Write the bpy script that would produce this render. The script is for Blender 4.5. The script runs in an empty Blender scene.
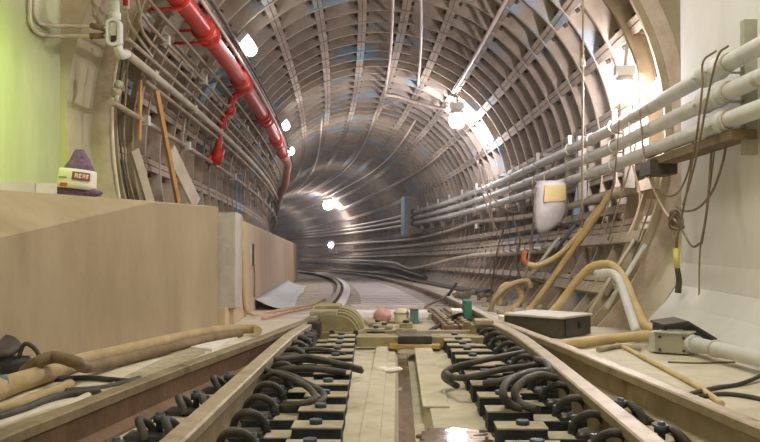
import bpy, bmesh, math, random
from mathutils import Vector, Matrix
random.seed(7)
HAZE = .005
C = bpy.context.scene.collection
# ---------------------------------------------------------------- geometry of the place
F=900.; X0=.045; RC=182.; S0=4.85; GR=.029; SG=4.55; CAM=(0,0,.64)
YAW=math.atan(18/F); PIT=math.atan(14/F)
def zr(s):
    t=s-SG
    if t<=0: return 0.
    if t<2.9: return -.005*t*t
    return -.005*2.9**2-GR*(t-2.9)
def T(s,ox,z):
    if s<=S0: return (X0+ox,s,z+zr(s))
    th=(s-S0)/RC
    return (X0-RC+(RC+ox)*math.cos(th), S0+(RC+ox)*math.sin(th), z+zr(s))
def inv(p):
    x,y,z=p
    if y<=S0: s,ox=y,x-X0
    else:
        th=math.atan2(y-S0,x-(X0-RC)); s=S0+RC*th; ox=math.hypot(y-S0,x-(X0-RC))-RC
    return s,ox,z-zr(s)
def rdir(px,py):
    a,b,c=(px-380)/F,(221-py)/F,1.
    # pitch up
    y=c*math.cos(PIT)-b*math.sin(PIT); z=c*math.sin(PIT)+b*math.cos(PIT); x=a
    X=x*math.cos(YAW)-y*math.sin(YAW)*1; Y=x*math.sin(YAW)+y*math.cos(YAW)
    return X/Y,1.,z/Y
def at(px,py,d):
    v=rdir(px,py); return (v[0]*d,d,CAM[2]+v[2]*d)
def hit(px,py,r,tc=-.08,zc=1.6):
    d=3.
    while d<80:
        s,ox,z=inv(at(px,py,d))
        if math.hypot(ox-tc,z-zc)>=r: return d,(round(s,2),round(ox,3),round(z,3)),round(math.degrees(math.atan2(ox-tc,z-zc)),1)
        d+=.02
def gp(px,py,z):
    d=2.
    while d<60:
        p=at(px,py,d)
        s,ox,zz=inv(p)
        if zz<=z: return p
        d+=.01
TC, ZC, RIN, RSK = -.08, 1.6, 2.46, 2.64      # tunnel axis offset, height, flange radius, skin radius
def ring(s, ang, r):                           # point on the lining, angle in degrees from the crown (right positive)
    a = math.radians(ang)
    return T(s, TC + r*math.sin(a), ZC + r*math.cos(a))
def lin(c):
    c /= 255.
    return c/12.92 if c <= .04045 else ((c+.055)/1.055)**2.4
def rgb(r, g, b): return (lin(r), lin(g), lin(b), 1)

# ---------------------------------------------------------------- materials
MATS = {}
def mat(name, c1, c2=None, rough=.75, metal=0., scale=6., bump=.25, c3=None, t3=.62, s3=1.3, stretch=(1,1,1), emit=None, estr=0., detail=6, bscale=None, spec=.35):
    m = bpy.data.materials.new(name); m.use_nodes = True
    nt = m.node_tree; N = nt.nodes; L = nt.links
    b = N['Principled BSDF']
    b.inputs['Roughness'].default_value = rough; b.inputs['Metallic'].default_value = metal
    b.inputs['Specular IOR Level'].default_value = spec
    if emit:
        b.inputs['Base Color'].default_value = emit
        b.inputs['Emission Color'].default_value = emit; b.inputs['Emission Strength'].default_value = estr
        MATS[name] = m; return m
    g = N.new('ShaderNodeNewGeometry'); mp = N.new('ShaderNodeMapping'); mp.inputs['Scale'].default_value = stretch
    L.new(g.outputs['Position'], mp.inputs['Vector'])
    n1 = N.new('ShaderNodeTexNoise'); n1.inputs['Scale'].default_value = scale; n1.inputs['Detail'].default_value = detail
    n1.inputs['Roughness'].default_value = .65
    L.new(mp.outputs[0], n1.inputs['Vector'])
    r1 = N.new('ShaderNodeValToRGB')
    r1.color_ramp.elements[0].position = .33; r1.color_ramp.elements[1].position = .67
    r1.color_ramp.elements[0].color = c1; r1.color_ramp.elements[1].color = c2 or c1
    L.new(n1.outputs['Fac'], r1.inputs['Fac'])
    col = r1.outputs['Color']
    if c3:
        n2 = N.new('ShaderNodeTexNoise'); n2.inputs['Scale'].default_value = s3; n2.inputs['Detail'].default_value = 4
        L.new(mp.outputs[0], n2.inputs['Vector'])
        r2 = N.new('ShaderNodeValToRGB')
        r2.color_ramp.elements[0].position = t3-.05; r2.color_ramp.elements[1].position = t3+.05
        r2.color_ramp.elements[0].color = (0,0,0,1); r2.color_ramp.elements[1].color = (1,1,1,1)
        L.new(n2.outputs['Fac'], r2.inputs['Fac'])
        mx = N.new('ShaderNodeMix'); mx.data_type = 'RGBA'
        L.new(r2.outputs['Color'], mx.inputs['Factor']); L.new(col, mx.inputs['A']); mx.inputs['B'].default_value = c3
        col = mx.outputs['Result']
    L.new(col, b.inputs['Base Color'])
    if bump:
        bp = N.new('ShaderNodeBump'); bp.inputs['Strength'].default_value = bump; bp.inputs['Distance'].default_value = .02
        n3 = N.new('ShaderNodeTexNoise'); n3.inputs['Scale'].default_value = bscale or scale*5; n3.inputs['Detail'].default_value = 4
        L.new(g.outputs['Position'], n3.inputs['Vector'])
        L.new(n3.outputs['Fac'], bp.inputs['Height']); L.new(bp.outputs[0], b.inputs['Normal'])
    MATS[name] = m; return m

M_skin   = mat('iron_skin', rgb(92,77,60), rgb(138,120,100), .88, 0, 2.2, .4, c3=rgb(134,130,124), t3=.64, s3=.7, spec=.15)  # brown iron, darkened further so the pockets between ribs look more shaded
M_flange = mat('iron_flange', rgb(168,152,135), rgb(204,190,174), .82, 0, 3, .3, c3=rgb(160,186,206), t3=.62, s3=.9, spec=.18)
M_bolt   = mat('iron_bolt', rgb(82,68,54), rgb(110,94,76), .8, 0, 9)
M_floor  = mat('floor_concrete', rgb(172,161,136), rgb(206,197,174), .85, 0, 3.2, .3, c3=rgb(158,143,112), t3=.66, s3=1.6)
M_side   = mat('side_floor_concrete', rgb(190,180,158), rgb(220,212,196), .85, 0, 3.0, .4, c3=rgb(170,156,124), t3=.64, s3=1.7)
M_bench  = mat('bench_concrete', rgb(156,139,112), rgb(177,161,134), .85, 0, 1.6, .18, c3=rgb(138,122,96), t3=.66, s3=1.2, stretch=(1,1,.35))
M_bench2 = mat('far_bench_concrete', rgb(196,174,144), rgb(210,190,162), .85, 0, 1.6, .15, stretch=(1,1,.35))
M_green  = mat('left_wall_concrete', rgb(164,168,132), rgb(186,189,156), .9, 0, 1.4, .2, c3=rgb(150,154,116), t3=.64, s3=.8, stretch=(1,1,.4))
M_white  = mat('right_wall_concrete', rgb(210,209,202), rgb(225,224,219), .9, 0, 1.4, .15, c3=rgb(196,193,182), t3=.66, s3=1.1, stretch=(1,1,.4))
M_collar = mat('collar_concrete', rgb(170,160,136), rgb(190,181,158), .9, 0, 2.0, .2, c3=rgb(168,146,116), t3=.64, s3=1.0)
M_rail   = mat('rail_side', rgb(146,130,104), rgb(172,156,128), .7, .1, 5, .25, c3=rgb(124,102,76), t3=.62, s3=3)
M_head   = mat('rail_head', rgb(158,142,116), rgb(186,171,146), .52, .25, 7, .1, c3=rgb(136,116,92), t3=.64, s3=4)
M_ohead  = mat('worn_rail_head', rgb(120,106,82), rgb(150,135,108), .6, .2, 6, .2, c3=rgb(104,88,66), t3=.64, s3=4)
M_lcond  = mat('dusty_conduit', rgb(150,136,116), rgb(180,167,147), .65, .1, 4, .1, c3=rgb(134,112,88), t3=.64, s3=3)
M_lmain  = mat('main_conduit', rgb(174,164,146), rgb(198,190,174), .65, .1, 4, .1)
M_rim    = mat('rim_iron', rgb(140,126,100), rgb(168,154,128), .8, 0, 4, .3)
M_old    = mat('old_rail', rgb(112,88,68), rgb(140,114,90), .6, .2, 6, .25)
M_black  = mat('tie_block_black', rgb(38,42,48), rgb(62,66,70), .65, .1, 10, .3)
M_dust   = mat('dusty_plate', rgb(152,141,118), rgb(184,173,150), .85, 0, 9, .3)
M_steel  = mat('dark_steel', rgb(58,58,62), rgb(84,84,86), .5, .35, 10, .2)
M_blued  = mat('blue_steel', rgb(66,74,80), rgb(92,100,104), .5, .3, 10, .2)
M_cable  = mat('black_cable', rgb(58,54,50), rgb(92,86,78), .6, 0, 8, .2)
M_wire   = mat('brown_wire', rgb(120,104,84), rgb(150,132,110), .7, 0, 8, .1)
M_hose   = mat('tan_hose', rgb(164,142,104), rgb(188,168,130), .75, 0, 6, .2)
M_yhose  = mat('yellow_hose', rgb(190,164,112), rgb(212,190,144), .7, 0, 6, .15)
M_bhose  = mat('brown_hose', rgb(112,94,70), rgb(142,122,94), .75, 0, 6, .2)
M_pipe   = mat('white_pipe', rgb(200,200,196), rgb(219,219,216), .6, 0, 3, .15, c3=rgb(184,174,152), t3=.66, s3=3)
M_gpipe  = mat('grey_pipe', rgb(176,170,158), rgb(200,196,186), .55, .15, 4, .1)
M_cond   = mat('conduit', rgb(190,180,162), rgb(212,204,188), .55, .15, 4, .1, c3=rgb(160,134,108), t3=.66, s3=3)
M_pcond  = mat('pale_conduit', rgb(226,206,192), rgb(240,226,214), .5, .1, 4, .1)
M_red    = mat('red_paint', rgb(186,42,32), rgb(206,62,48), .38, 0, 4, .08, c3=rgb(160,30,26), t3=.68, s3=3)
M_cast   = mat('olive_cast', rgb(142,130,94), rgb(172,160,124), .7, .1, 6, .3)
M_yel    = mat('yellow_rust', rgb(176,146,88), rgb(196,168,112), .7, 0, 7, .2)
M_gbox   = mat('grey_box', rgb(160,158,138), rgb(182,180,160), .6, .1, 5, .1)
M_panel  = mat('beige_panel', rgb(190,168,146), rgb(208,188,168), .7, 0, 5, .1)
M_dbox   = mat('dark_box', rgb(70,62,54), rgb(92,84,74), .55, .2, 6, .15)
M_wtop   = mat('light_metal', rgb(196,190,178), rgb(216,211,202), .6, .1, 6, .1)
M_wood   = mat('timber', rgb(186,144,92), rgb(206,166,112), .8, 0, 5, .2, stretch=(4,4,.6))
M_pale   = mat('pale_board', rgb(214,204,196), rgb(234,228,224), .7, 0, 5, .15)
M_bag    = mat('purple_net', rgb(104,78,112), rgb(140,112,146), .75, 0, 40, .6)
M_label  = mat('bag_label', rgb(232,226,214), rgb(240,236,228), .5, 0, 6, .1)
M_lred   = mat('label_brown', rgb(136,74,60), rgb(150,88,74), .6, 0, 20, 0)
M_lorg   = mat('label_orange', rgb(196,84,44), rgb(206,100,60), .6, 0, 20, 0)
M_lgrn   = mat('label_green', rgb(136,150,90), rgb(150,164,104), .6, 0, 20, 0)
M_plast  = mat('milky_plastic', rgb(172,166,164), rgb(196,190,188), .35, 0, 6, .3)
M_ytag   = mat('yellow_tag', rgb(188,164,108), rgb(204,182,128), .6, 0, 6, .1)
M_yel2   = mat('yellow_sleeve', rgb(218,202,104), rgb(228,212,126), .6, 0, 6, .1)
M_orange = mat('orange_plastic', rgb(172,94,62), rgb(186,112,80), .6, 0, 6, .1)
M_pink   = mat('pink_rag', rgb(196,148,140), rgb(214,170,160), .85, 0, 12, .5)
M_ball   = mat('cream_bucket', rgb(208,196,164), rgb(220,210,182), .5, 0, 6, .1)
M_teal   = mat('teal_box', rgb(84,112,116), rgb(102,130,132), .6, 0, 6, .1)
M_greenp = mat('green_plastic', rgb(62,118,98), rgb(80,136,114), .6, 0, 6, .1)
M_deck   = mat('track_slab', rgb(226,220,218), rgb(240,236,235), .8, 0, 3, .25)
M_tie    = mat('crosstie', rgb(186,176,170), rgb(208,200,195), .8, 0, 6, .3)
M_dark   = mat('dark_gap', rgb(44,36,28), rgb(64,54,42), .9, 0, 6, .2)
M_blue   = mat('blue_paint', rgb(150,186,214), rgb(176,206,228), .6, 0, 5, .15)
M_slope  = mat('pale_bluish', rgb(196,202,206), rgb(216,219,220), .6, 0, 4, .3)
M_cord   = mat('white_cord', rgb(224,200,190), rgb(236,216,206), .6, 0, 4, .1)
M_sign   = mat('ochre_stake', rgb(196,158,92), rgb(208,172,110), .7, 0, 6, .1)
M_lamp   = mat('lamp_glass', None, emit=(1,.93,.98,1), estr=850.)
M_lamp2  = mat('lamp_glass_hung', None, emit=(.97,.93,1,1), estr=420.)
M_lamp3  = mat('lamp_glass_far', None, emit=(1,.93,.98,1), estr=170.)
M_tube   = mat('tube_glass', None, emit=(.93,.97,1,1), estr=26.)
M_spark  = mat('signal_glass', None, emit=(1,.9,.92,1), estr=60.)
def water_mat():
    m = bpy.data.materials.new('shallow_water'); m.use_nodes = True
    nt = m.node_tree; b = nt.nodes['Principled BSDF']
    b.inputs['Base Color'].default_value = rgb(120,100,78); b.inputs['Roughness'].default_value = .06
    b.inputs['Specular IOR Level'].default_value = .9
    n = nt.nodes.new('ShaderNodeTexNoise'); n.inputs['Scale'].default_value = 9
    bp = nt.nodes.new('ShaderNodeBump'); bp.inputs['Strength'].default_value = .12; bp.inputs['Distance'].default_value = .01
    g = nt.nodes.new('ShaderNodeNewGeometry')
    nt.links.new(g.outputs['Position'], n.inputs['Vector']); nt.links.new(n.outputs['Fac'], bp.inputs['Height'])
    nt.links.new(bp.outputs[0], b.inputs['Normal'])
    return m
M_water = water_mat()

# ---------------------------------------------------------------- mesh building
def catmull(pts, k=6):
    pts = [Vector(p) for p in pts]
    if len(pts) < 3 or k <= 1: return pts
    P = [pts[0]*2-pts[1]] + pts + [pts[-1]*2-pts[-2]]
    out = []
    for i in range(1, len(P)-2):
        a, b, c, d = P[i-1], P[i], P[i+1], P[i+2]
        for j in range(k):
            t = j/k
            out.append(.5*((2*b)+(c-a)*t+(2*a-5*b+4*c-d)*t*t+(3*b-a-3*c+d)*t**3))
    out.append(pts[-1]); return out
class MB:
    def __init__(s): s.v, s.f, s.sm, s.mi = [], [], [], []
    def add(s, vs, fs, smooth=False, mi=0):
        o = len(s.v); s.v += [Vector(v) for v in vs]
        for f in fs: s.f.append([i+o for i in f]); s.sm.append(smooth); s.mi.append(mi)
        return s
    def box(s, lo, hi, M=None, mi=0, bev=0.):
        if bev > 0:
            bm = bmesh.new(); bmesh.ops.create_cube(bm, size=1)
            for v in bm.verts: v.co = Vector([(lo[i]+hi[i])/2 + v.co[i]*(hi[i]-lo[i]) for i in range(3)])
            bmesh.ops.bevel(bm, geom=list(bm.edges), offset=bev, segments=2, affect='EDGES', profile=.7)
            bm.verts.index_update()
            vs = [v.co.copy() for v in bm.verts]; fs = [[v.index for v in f.verts] for f in bm.faces]; bm.free()
        else:
            x0,y0,z0 = lo; x1,y1,z1 = hi
            vs = [Vector(p) for p in ((x0,y0,z0),(x1,y0,z0),(x1,y1,z0),(x0,y1,z0),(x0,y0,z1),(x1,y0,z1),(x1,y1,z1),(x0,y1,z1))]
            fs = [(0,3,2,1),(4,5,6,7),(0,1,5,4),(1,2,6,5),(2,3,7,6),(3,0,4,7)]
        if M: vs = [M @ v for v in vs]
        return s.add(vs, fs, False, mi)
    def tube(s, pts, r, n=10, smooth=6, mi=0, closed=False):
        P = catmull(pts, smooth); m = len(P)
        rr = r if callable(r) else (lambda t: r)
        up = None; vs = []
        for i, p in enumerate(P):
            t = (P[min(i+1,m-1)] - P[max(i-1,0)])
            if t.length < 1e-9: t = Vector((0,0,1))
            t.normalize()
            if up is None: up = t.orthogonal().normalized()
            up = (up - t*up.dot(t)).normalized() if (up - t*up.dot(t)).length > 1e-6 else t.orthogonal().normalized()
            w = t.cross(up); q = rr(i/(m-1))
            for k in range(n):
                a = 2*math.pi*k/n
                vs.append(p + up*math.cos(a)*q + w*math.sin(a)*q)
        fs = [(i*n+k, i*n+(k+1)%n, (i+1)*n+(k+1)%n, (i+1)*n+k) for i in range(m-1) for k in range(n)]
        s.add(vs, fs, True, mi)
        o = len(s.v)-len(vs)
        s.f += [[o+k for k in range(n)][::-1], [o+(m-1)*n+k for k in range(n)]]; s.sm += [False,False]; s.mi += [mi,mi]
        return s
    def cyl(s, a, b, r, n=12, r2=None, mi=0):
        r2 = r if r2 is None else r2
        return s.tube([a, b], lambda t: r+(r2-r)*t, n, 1, mi)
    def lathe(s, c, prof, n=16, axis=(0,0,1), mi=0):
        ax = Vector(axis).normalized(); u = ax.orthogonal().normalized(); w = ax.cross(u); c = Vector(c)
        vs = [c+ax*h+u*(r*math.cos(2*math.pi*k/n))+w*(r*math.sin(2*math.pi*k/n)) for r, h in prof for k in range(n)]
        m = len(prof)
        fs = [(i*n+k, i*n+(k+1)%n, (i+1)*n+(k+1)%n, (i+1)*n+k) for i in range(m-1) for k in range(n)]
        s.add(vs, fs, True, mi); o = len(s.v)-len(vs)
        s.f += [[o+k for k in range(n)][::-1], [o+(m-1)*n+k for k in range(n)]]; s.sm += [False,False]; s.mi += [mi,mi]
        return s
    def strip(s, rows, closed=False, cap=True, smooth=False, mi=0):      # rows of equal-length point lists
        n = len(rows[0]); vs = [Vector(p) for r in rows for p in r]
        kk = range(n) if closed else range(n-1)
        fs = [(i*n+k, i*n+(k+1)%n, (i+1)*n+(k+1)%n, (i+1)*n+k) for i in range(len(rows)-1) for k in kk]
        s.add(vs, fs, smooth, mi)
        if closed and cap:
            o = len(s.v)-len(vs); s.f += [[o+k for k in range(n)], [o+(len(rows)-1)*n+k for k in range(n)][::-1]]; s.sm += [False,False]; s.mi += [mi,mi]
        return s
    def hexbolt(s, c, r, h, axis=(0,0,1), mi=0): return s.cyl(Vector(c), Vector(c)+Vector(axis)*h, r, 6, mi=mi)
    def ell(s, c, r, n=16, m=10, jit=0., mi=0):
        vs = []; fs = []
        for i in range(m+1):
            th = math.pi*i/m
            for k in range(n):
                a = 2*math.pi*k/n; q = 1+random.uniform(-jit,jit)
                vs.append((c[0]+r[0]*q*math.sin(th)*math.cos(a), c[1]+r[1]*q*math.sin(th)*math.sin(a), c[2]+r[2]*q*math.cos(th)))
        for i in range(m):
            for k in range(n): fs.append((i*n+k, (i+1)*n+k, (i+1)*n+(k+1)%n, i*n+(k+1)%n))
        return s.add(vs, fs, True, mi)
    def obj(s, name, m, parent=None, origin=None):
        me = bpy.data.meshes.new(name)
        if origin is None:
            if parent: origin = world_loc(parent)
            else:
                xs = [v.x for v in s.v]; ys = [v.y for v in s.v]; zs = [v.z for v in s.v]
                origin = Vector(((min(xs)+max(xs))/2, (min(ys)+max(ys))/2, min(zs)))
        origin = Vector(origin)
        me.from_pydata([tuple(v-origin) for v in s.v], [], s.f)
        for mm in (m if isinstance(m, (list,tuple)) else [m]): me.materials.append(mm)
        me.polygons.foreach_set('use_smooth', s.sm); me.polygons.foreach_set('material_index', s.mi)
        bm = bmesh.new(); bm.from_mesh(me); bmesh.ops.recalc_face_normals(bm, faces=bm.faces); bm.to_mesh(me); bm.free()
        me.update()
        o = bpy.data.objects.new(name, me); C.objects.link(o)
        if parent: o.parent = parent; o.location = origin - world_loc(parent)
        else: o.location = origin
        return o
def world_loc(o):
    l = Vector(o.location)
    while o.parent: o = o.parent; l += o.location
    return l
def tag(o, label, cat, group=None, kind=None):
    o['label'] = label; o['category'] = cat
    if group: o['group'] = group
    if kind: o['kind'] = kind
    return o
def struct(o): o['kind'] = 'structure'; return o
def thing(name, loc, label, cat, group=None):
    o = bpy.data.objects.new(name, None); C.objects.link(o); o.location = loc; o.empty_display_size = .1
    return tag(o, label, cat, group)
def dup(root, loc, rotz=0., label=None, rot=None):
    r = root.copy(); C.objects.link(r); r.location = loc; r.rotation_euler = rot or (0,0,rotz)
    if label: r['label'] = label
    for ch in list(root.children):
        c = ch.copy(); C.objects.link(c); c.parent = r
        for g in list(ch.children):
            d = g.copy(); C.objects.link(d); d.parent = c
    return r
ORD = ['nearest','second','third','fourth','fifth','sixth','seventh','eighth','ninth','tenth','eleventh','twelfth','thirteenth','fourteenth','fifteenth','sixteenth','seventeenth','eighteenth','nineteenth','twentieth']
def frange(a, b, st):
    n = max(1, int(round((b-a)/st))); return [a+(b-a)*i/n for i in range(n+1)]
def sweep(prof, stations, mi=0):                # prof in (offset, z), stations of (s, d_offset)
    return MB().strip([[T(s, p[0]+d, p[1]) for p in prof] for s, d in stations], closed=True)
# ================================================================ SETTING
def flare(s, side):                              # how far the stock rail stands outside the running line
    k = {-1: ((2.0,-.66),(2.9,-.575),(4.05,-.415),(5.6,-.17),(7.2,0)), 1: ((2.0,.56),(3.0,.44),(4.6,.25),(6.0,.10),(7.2,0))}[side]
    if s >= 7.2: return 0.
    if s <= k[0][0]:
        (a,u),(b,w) = k[0],k[1]; return u+(w-u)*(s-a)/(b-a)
    for (a,u),(b,w) in zip(k, k[1:]):
        if s <= b: return u+(w-u)*(s-a)/(b-a)
G = .753
ST = frange(-3, 7, .5)+frange(7.5, 76, 1.0)
ZF, ZS = -.165, -.115
# --- floor
rows = []
for s in ST:
    l = -G+flare(s,-1)-.10; r = G+flare(s,1)+.10
    near = s < 7.0
    zf = ZF
    w1 = -.03; w2 = .075; zd = -.235 if near else zf
    prof = [(-2.9,ZS),(l,ZS),(l+.02,ZF),(-.66,ZF),(-.62,zf),(w1-.03,zf),(w1,zd),(w2,zd),(w2+.03,zf),(.62,zf),(.66,ZF),(r-.02,ZF),(r,ZS),(2.6,ZS)]
    rows.append([T(s,a,z) for a,z in prof])
struct(MB().strip(rows).obj('floor', M_floor, origin=(0,0,0)))
# pale concrete shoulders either side of the rails
for side, nm in ((-1,'left'),(1,'right')):
    rows = []
    for s in ST:
        e = (-G if side<0 else G)+flare(s,side)+side*.11
        far = -2.85 if side<0 else 2.55
        rows.append([T(s,a,z) for a,z in ((e,ZS-.02),(e,ZS+.012),(far,ZS+.012),(far,ZS-.02))])
    o = MB().strip(rows, closed=True).obj('floor_shoulder_'+nm, M_side, origin=(0,0,0)); struct(o)
# --- right wall, a cast concrete face with a curved toe
rows = []
for y in (-3, 1, 4, 6.2, 7.3):
    rows.append([(x,y,z) for x,z in ((2.285,5.2),(2.285,.42),(2.25,.24),(2.15,.10),(2.03,-.02),(1.97,-.12),(2.9,-.12),(2.9,5.2))])
struct(MB().strip(rows, closed=True).obj('wall_right', M_white))
# --- left wall
struct(MB().box((-3.1,-3,-.12),(-2.74,7.3,5.2)).obj('wall_left', M_green))
struct(MB().box((-3.1,-3,5.2),(2.9,7.6,5.4)).obj('ceiling', M_white))
struct(MB().box((-3.1,-3.2,-.2),(2.9,-3,5.2)).obj('wall_back', M_white))
# --- concrete collar where the chamber meets the iron tube
cb = MB(); rows = []
for k in range(97):
    a = 360*k/96
    rows.append([ring(s,a,r) for s,r in ((7.28,2.64),(7.28,3.9),(7.84,3.9),(7.84,2.60))])
cb.strip(rows, closed=True, cap=False)
struct(cb.obj('wall_collar', M_collar))
# --- the iron lining: two rings per piece, copied along the curve
RL = .62; NR = 2
def lining_mesh():
    b = MB(); n = 100
    def circ(y, r, z0=0): return [(r*math.sin(2*math.pi*k/n), y, r*math.cos(2*math.pi*k/n)) for k in range(n)]
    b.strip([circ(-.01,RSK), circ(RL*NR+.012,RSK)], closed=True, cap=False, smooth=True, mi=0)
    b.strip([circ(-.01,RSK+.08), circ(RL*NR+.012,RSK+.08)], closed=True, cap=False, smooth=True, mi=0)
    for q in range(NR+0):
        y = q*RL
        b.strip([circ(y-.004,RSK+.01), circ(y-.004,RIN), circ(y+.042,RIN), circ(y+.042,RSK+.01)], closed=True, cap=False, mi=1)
        for k in range(25):
            a = math.radians(-6.9+14.4*k)
            M = Matrix.Rotation(a, 4, 'Y')
            w = .062
            b.box((-w, y+.046, RIN+.012), (w, y+RL-.008, RSK+.01), M, mi=1)
            b.box((-.004, y+.046, RIN+.006), (.004, y+RL-.008, RIN+.02), M, mi=2)       # joint line
            for sx in (-1, 1):
                for yy in (.17, .45):
                    p0 = M @ Vector((sx*w, y+yy, RIN+.075)); p1 = M @ Vector((sx*(w+.045), y+yy, RIN+.075))
                    b.cyl(p0, p1, .026, 6, mi=2)
            M2 = Matrix.Rotation(a+math.radians(7.2), 4, 'Y')
            b.lathe(M2 @ Vector((0, y+.33, RSK+.005)), [(.045,0),(.04,.018),(.018,.02)], 8, M2 @ Vector((0,0,-1)), mi=2)
            for da in (3.4, 11.0):
                M3 = Matrix.Rotation(a+math.radians(da), 4, 'Y')
                p0 = M3 @ Vector((0, y+.04, RIN+.07)); p1 = M3 @ Vector((0, y+.085, RIN+.07))
                b.cyl(p0, p1, .026, 6, mi=2)
    return b
lining = bpy.data.objects.new('wall_lining', None); C.objects.link(lining); struct(lining)
lining['label'] = 'curving cast iron tunnel lining of flanged ribbed rings'
S_FIRST = 7.82
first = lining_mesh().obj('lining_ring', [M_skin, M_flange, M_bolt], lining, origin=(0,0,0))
def rail_rot(s):
    th = max(0, (s-S0)/RC); g = (zr(s+.1)-zr(s-.1))/.2
    return (math.atan(g), 0, th)
k = 0
while S_FIRST + k*RL*NR < 74:
    s = S_FIRST + k*RL*NR
    o = first if k == 0 else first.copy()
    if k: C.objects.link(o); o.parent = lining
    o.location = T(s, TC, ZC); o.rotation_euler = rail_rot(s+.6)
    k += 1
# --- the first two rings stand proud and carry no pockets on the left: rolled angle rims
for sa, r0 in ((7.86, 2.40), (8.42, 2.42)):
    b = MB(); rows = []
    for q in range(61):
        a = -128 + 276*q/60
        rows.append([ring(s,a,r) for s,r in ((sa,r0),(sa,2.55),(sa+.05,2.55),(sa+.05,r0))])
    b.strip(rows, closed=True)
    struct(b.obj('trim_rim', M_rim))

# ================================================================ BENCHES ON THE LEFT
def bench_near():
    b = MB()
    A = (-1.53,7.62); Bp = (-2.1,4.74); D = (-1.77,6.42)
    dx, dy = (Bp[0]-A[0]), (Bp[1]-A[1]); L = math.hypot(dx,dy); ux, uy = dx/L, dy/L
    def along(t): return (A[0]+ux*t, A[1]+uy*t)
    tD = math.hypot(D[0]-A[0], D[1]-A[1])
    tB = L; tC = L+2.9
    def zf(t): return .885 if t <= tD else .885-.245*(t-tD)/(tB-tD)
    zb = -.12
    def off(t):                                   # crease distance behind the edge
        return 0 if t <= tD else .50*(t-tD)/(tB-tD)
    ts = [0,.4,.8,tD-.08,tD+.0]+[tD+(tC-tD)*i/10 for i in range(1,11)]
    rows = []
    nx, ny = uy, -ux                              # into the bench
    if nx > 0: nx, ny = -nx, -ny
    for t in ts:
        x, y = along(t); z = max(zf(t), .3); o = max(off(t), .02)
        cz = .885 if t <= tD else .885+.03*min(1,(t-tD)/(tB-tD))
        rows.append([(x,y,zb),(x,y,z-.012),(x+nx*.012,y+ny*.012,z),(x+nx*o,y+ny*o,cz),(-2.8 if t>0 else -2.3,y+ny*o*1.0,cz+.02),(-2.8 if t>0 else -2.3,y,zb)])
    b.strip(rows, closed=True)
    return b
o = bench_near().obj('bench_wall', M_bench)
tag(o, 'nearest concrete bench wall with a chamfered top beside the hoses', 'bench wall', kind='structure')
BA = Vector(T(8.45,-1.53,-.13)); BE = Vector(gp(297,282,-.13)); BE.z = -.13
bu = (BE-BA); BL = bu.length; bu.normalize(); bn = Vector((-bu.y,bu.x,0)).normalized()
zE = inv(tuple(BE))[0]; dzE = zr(zE)-zr(8.45)
def bp(t, back, z): return BA+bu*t+bn*back+Vector((0,0,z+.13+dzE*t/BL))
fb = MB()
fb.strip([[bp(t,b_,z) for b_,z in ((-.02,-.16),(0,.86),(.02,.885),(.75,.90),(.75,-.16))] for t in [-.35]+[BL*i/20 for i in range(21)]], closed=True)
o = fb.obj('bench_wall', M_bench2, origin=bp(0,.3,-.13))
tag(o, 'far concrete bench wall beyond the grey post, ending at the bend', 'bench wall', kind='structure')
t = o
tN = 1.55
MB().strip([[bp(q,b_,z) for b_,z in ((-.012,.40),(-.012,.66),(.1,.66),(.1,.40))] for q in (tN,tN+.40)], closed=True).obj('recess_shade', M_dark, t)  # solid dark block on the face; its colour stands in for a hollow's shade
rim = MB()
for z0,z1,a_,b_ in ((.385,.405,tN-.02,tN+.42),(.655,.675,tN-.02,tN+.42),(.385,.675,tN-.02,tN),(.385,.675,tN+.40,tN+.42)):
    rim.strip([[bp(q,k,z) for k,z in ((-.025,z0),(-.025,z1),(.02,z1),(.02,z0))] for q in (a_,b_)], closed=True)
rim.obj('recess_rim', M_cond, t)
# post between the benches
pt = thing('bench_post', T(8.25,-1.58,-.12), 'pale grey weathered post standing between the two bench walls', 'post')
b = MB(); b.strip([[T(s,a,z) for a,z in ((-1.47,.05),(-1.47,.90),(-1.70,.90),(-1.70,.05))] for s in (8.02,8.42)], closed=True)
b.obj('post_panel', mat('weathered_post', rgb(176,168,154), rgb(198,192,182), .8, 0, 4, .25), pt)
MB().strip([[T(s,a,z) for a,z in ((-1.53,-.12),(-1.53,.06),(-1.75,.06),(-1.75,-.12))] for s in (7.86,8.45)], closed=True).obj('post_base', M_bench2, pt)
MB().strip([[T(s,a,z) for a,z in ((-1.62,-.1),(-1.62,.84),(-1.85,.84),(-1.85,-.1))] for s in (7.70,8.02)], closed=True).obj('gap_filler', M_collar, pt)

# ================================================================ TRACK
def railprof(h=.165, hw=.036, fw=.07):
    z0 = -h
    return [(-hw,-.038),(-hw,-.006),(-hw+.008,0),(hw-.008,0),(hw,-.006),(hw,-.038),(.012,-.052),(.010,z0+.030),(fw,z0+.012),(fw,z0),(-fw,z0),(-fw,z0+.012),(-.010,z0+.030),(-.012,-.052)]
HEADSET = (0,1,2,3,4,5)
def rail(name, stations, label, group=None, hw=.036, mhead=None, mside=None, deep=False):
    t = thing(name, T(stations[0][0], stations[0][1], -.165), label, 'rail', group)
    P = railprof(hw=hw)
    head = [P[i] for i in (0,1,2,3,4,5)]; body = [(.0305 if 0 else hw,-.038)]+P[6:]+[(-hw,-.038)]
    if deep: body = [(hw,-.038),(.030,-.052),(.028,-.14),(.07,-.152),(.07,-.165),(-.07,-.165),(-.07,-.152),(-.028,-.14),(-.030,-.052),(-hw,-.038)]
    MB().strip([[T(s,d+a,z) for a,z in head] for s,d in stations], closed=True).obj('rail_head', mhead or M_head, t)
    MB().strip([[T(s,d+a,z) for a,z in body] for s,d in stations], closed=True).obj('rail_web', mside or M_rail, t)
    return t
near = frange(.6, 7.2, .3); far = frange(7.2, 74, .8)
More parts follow.
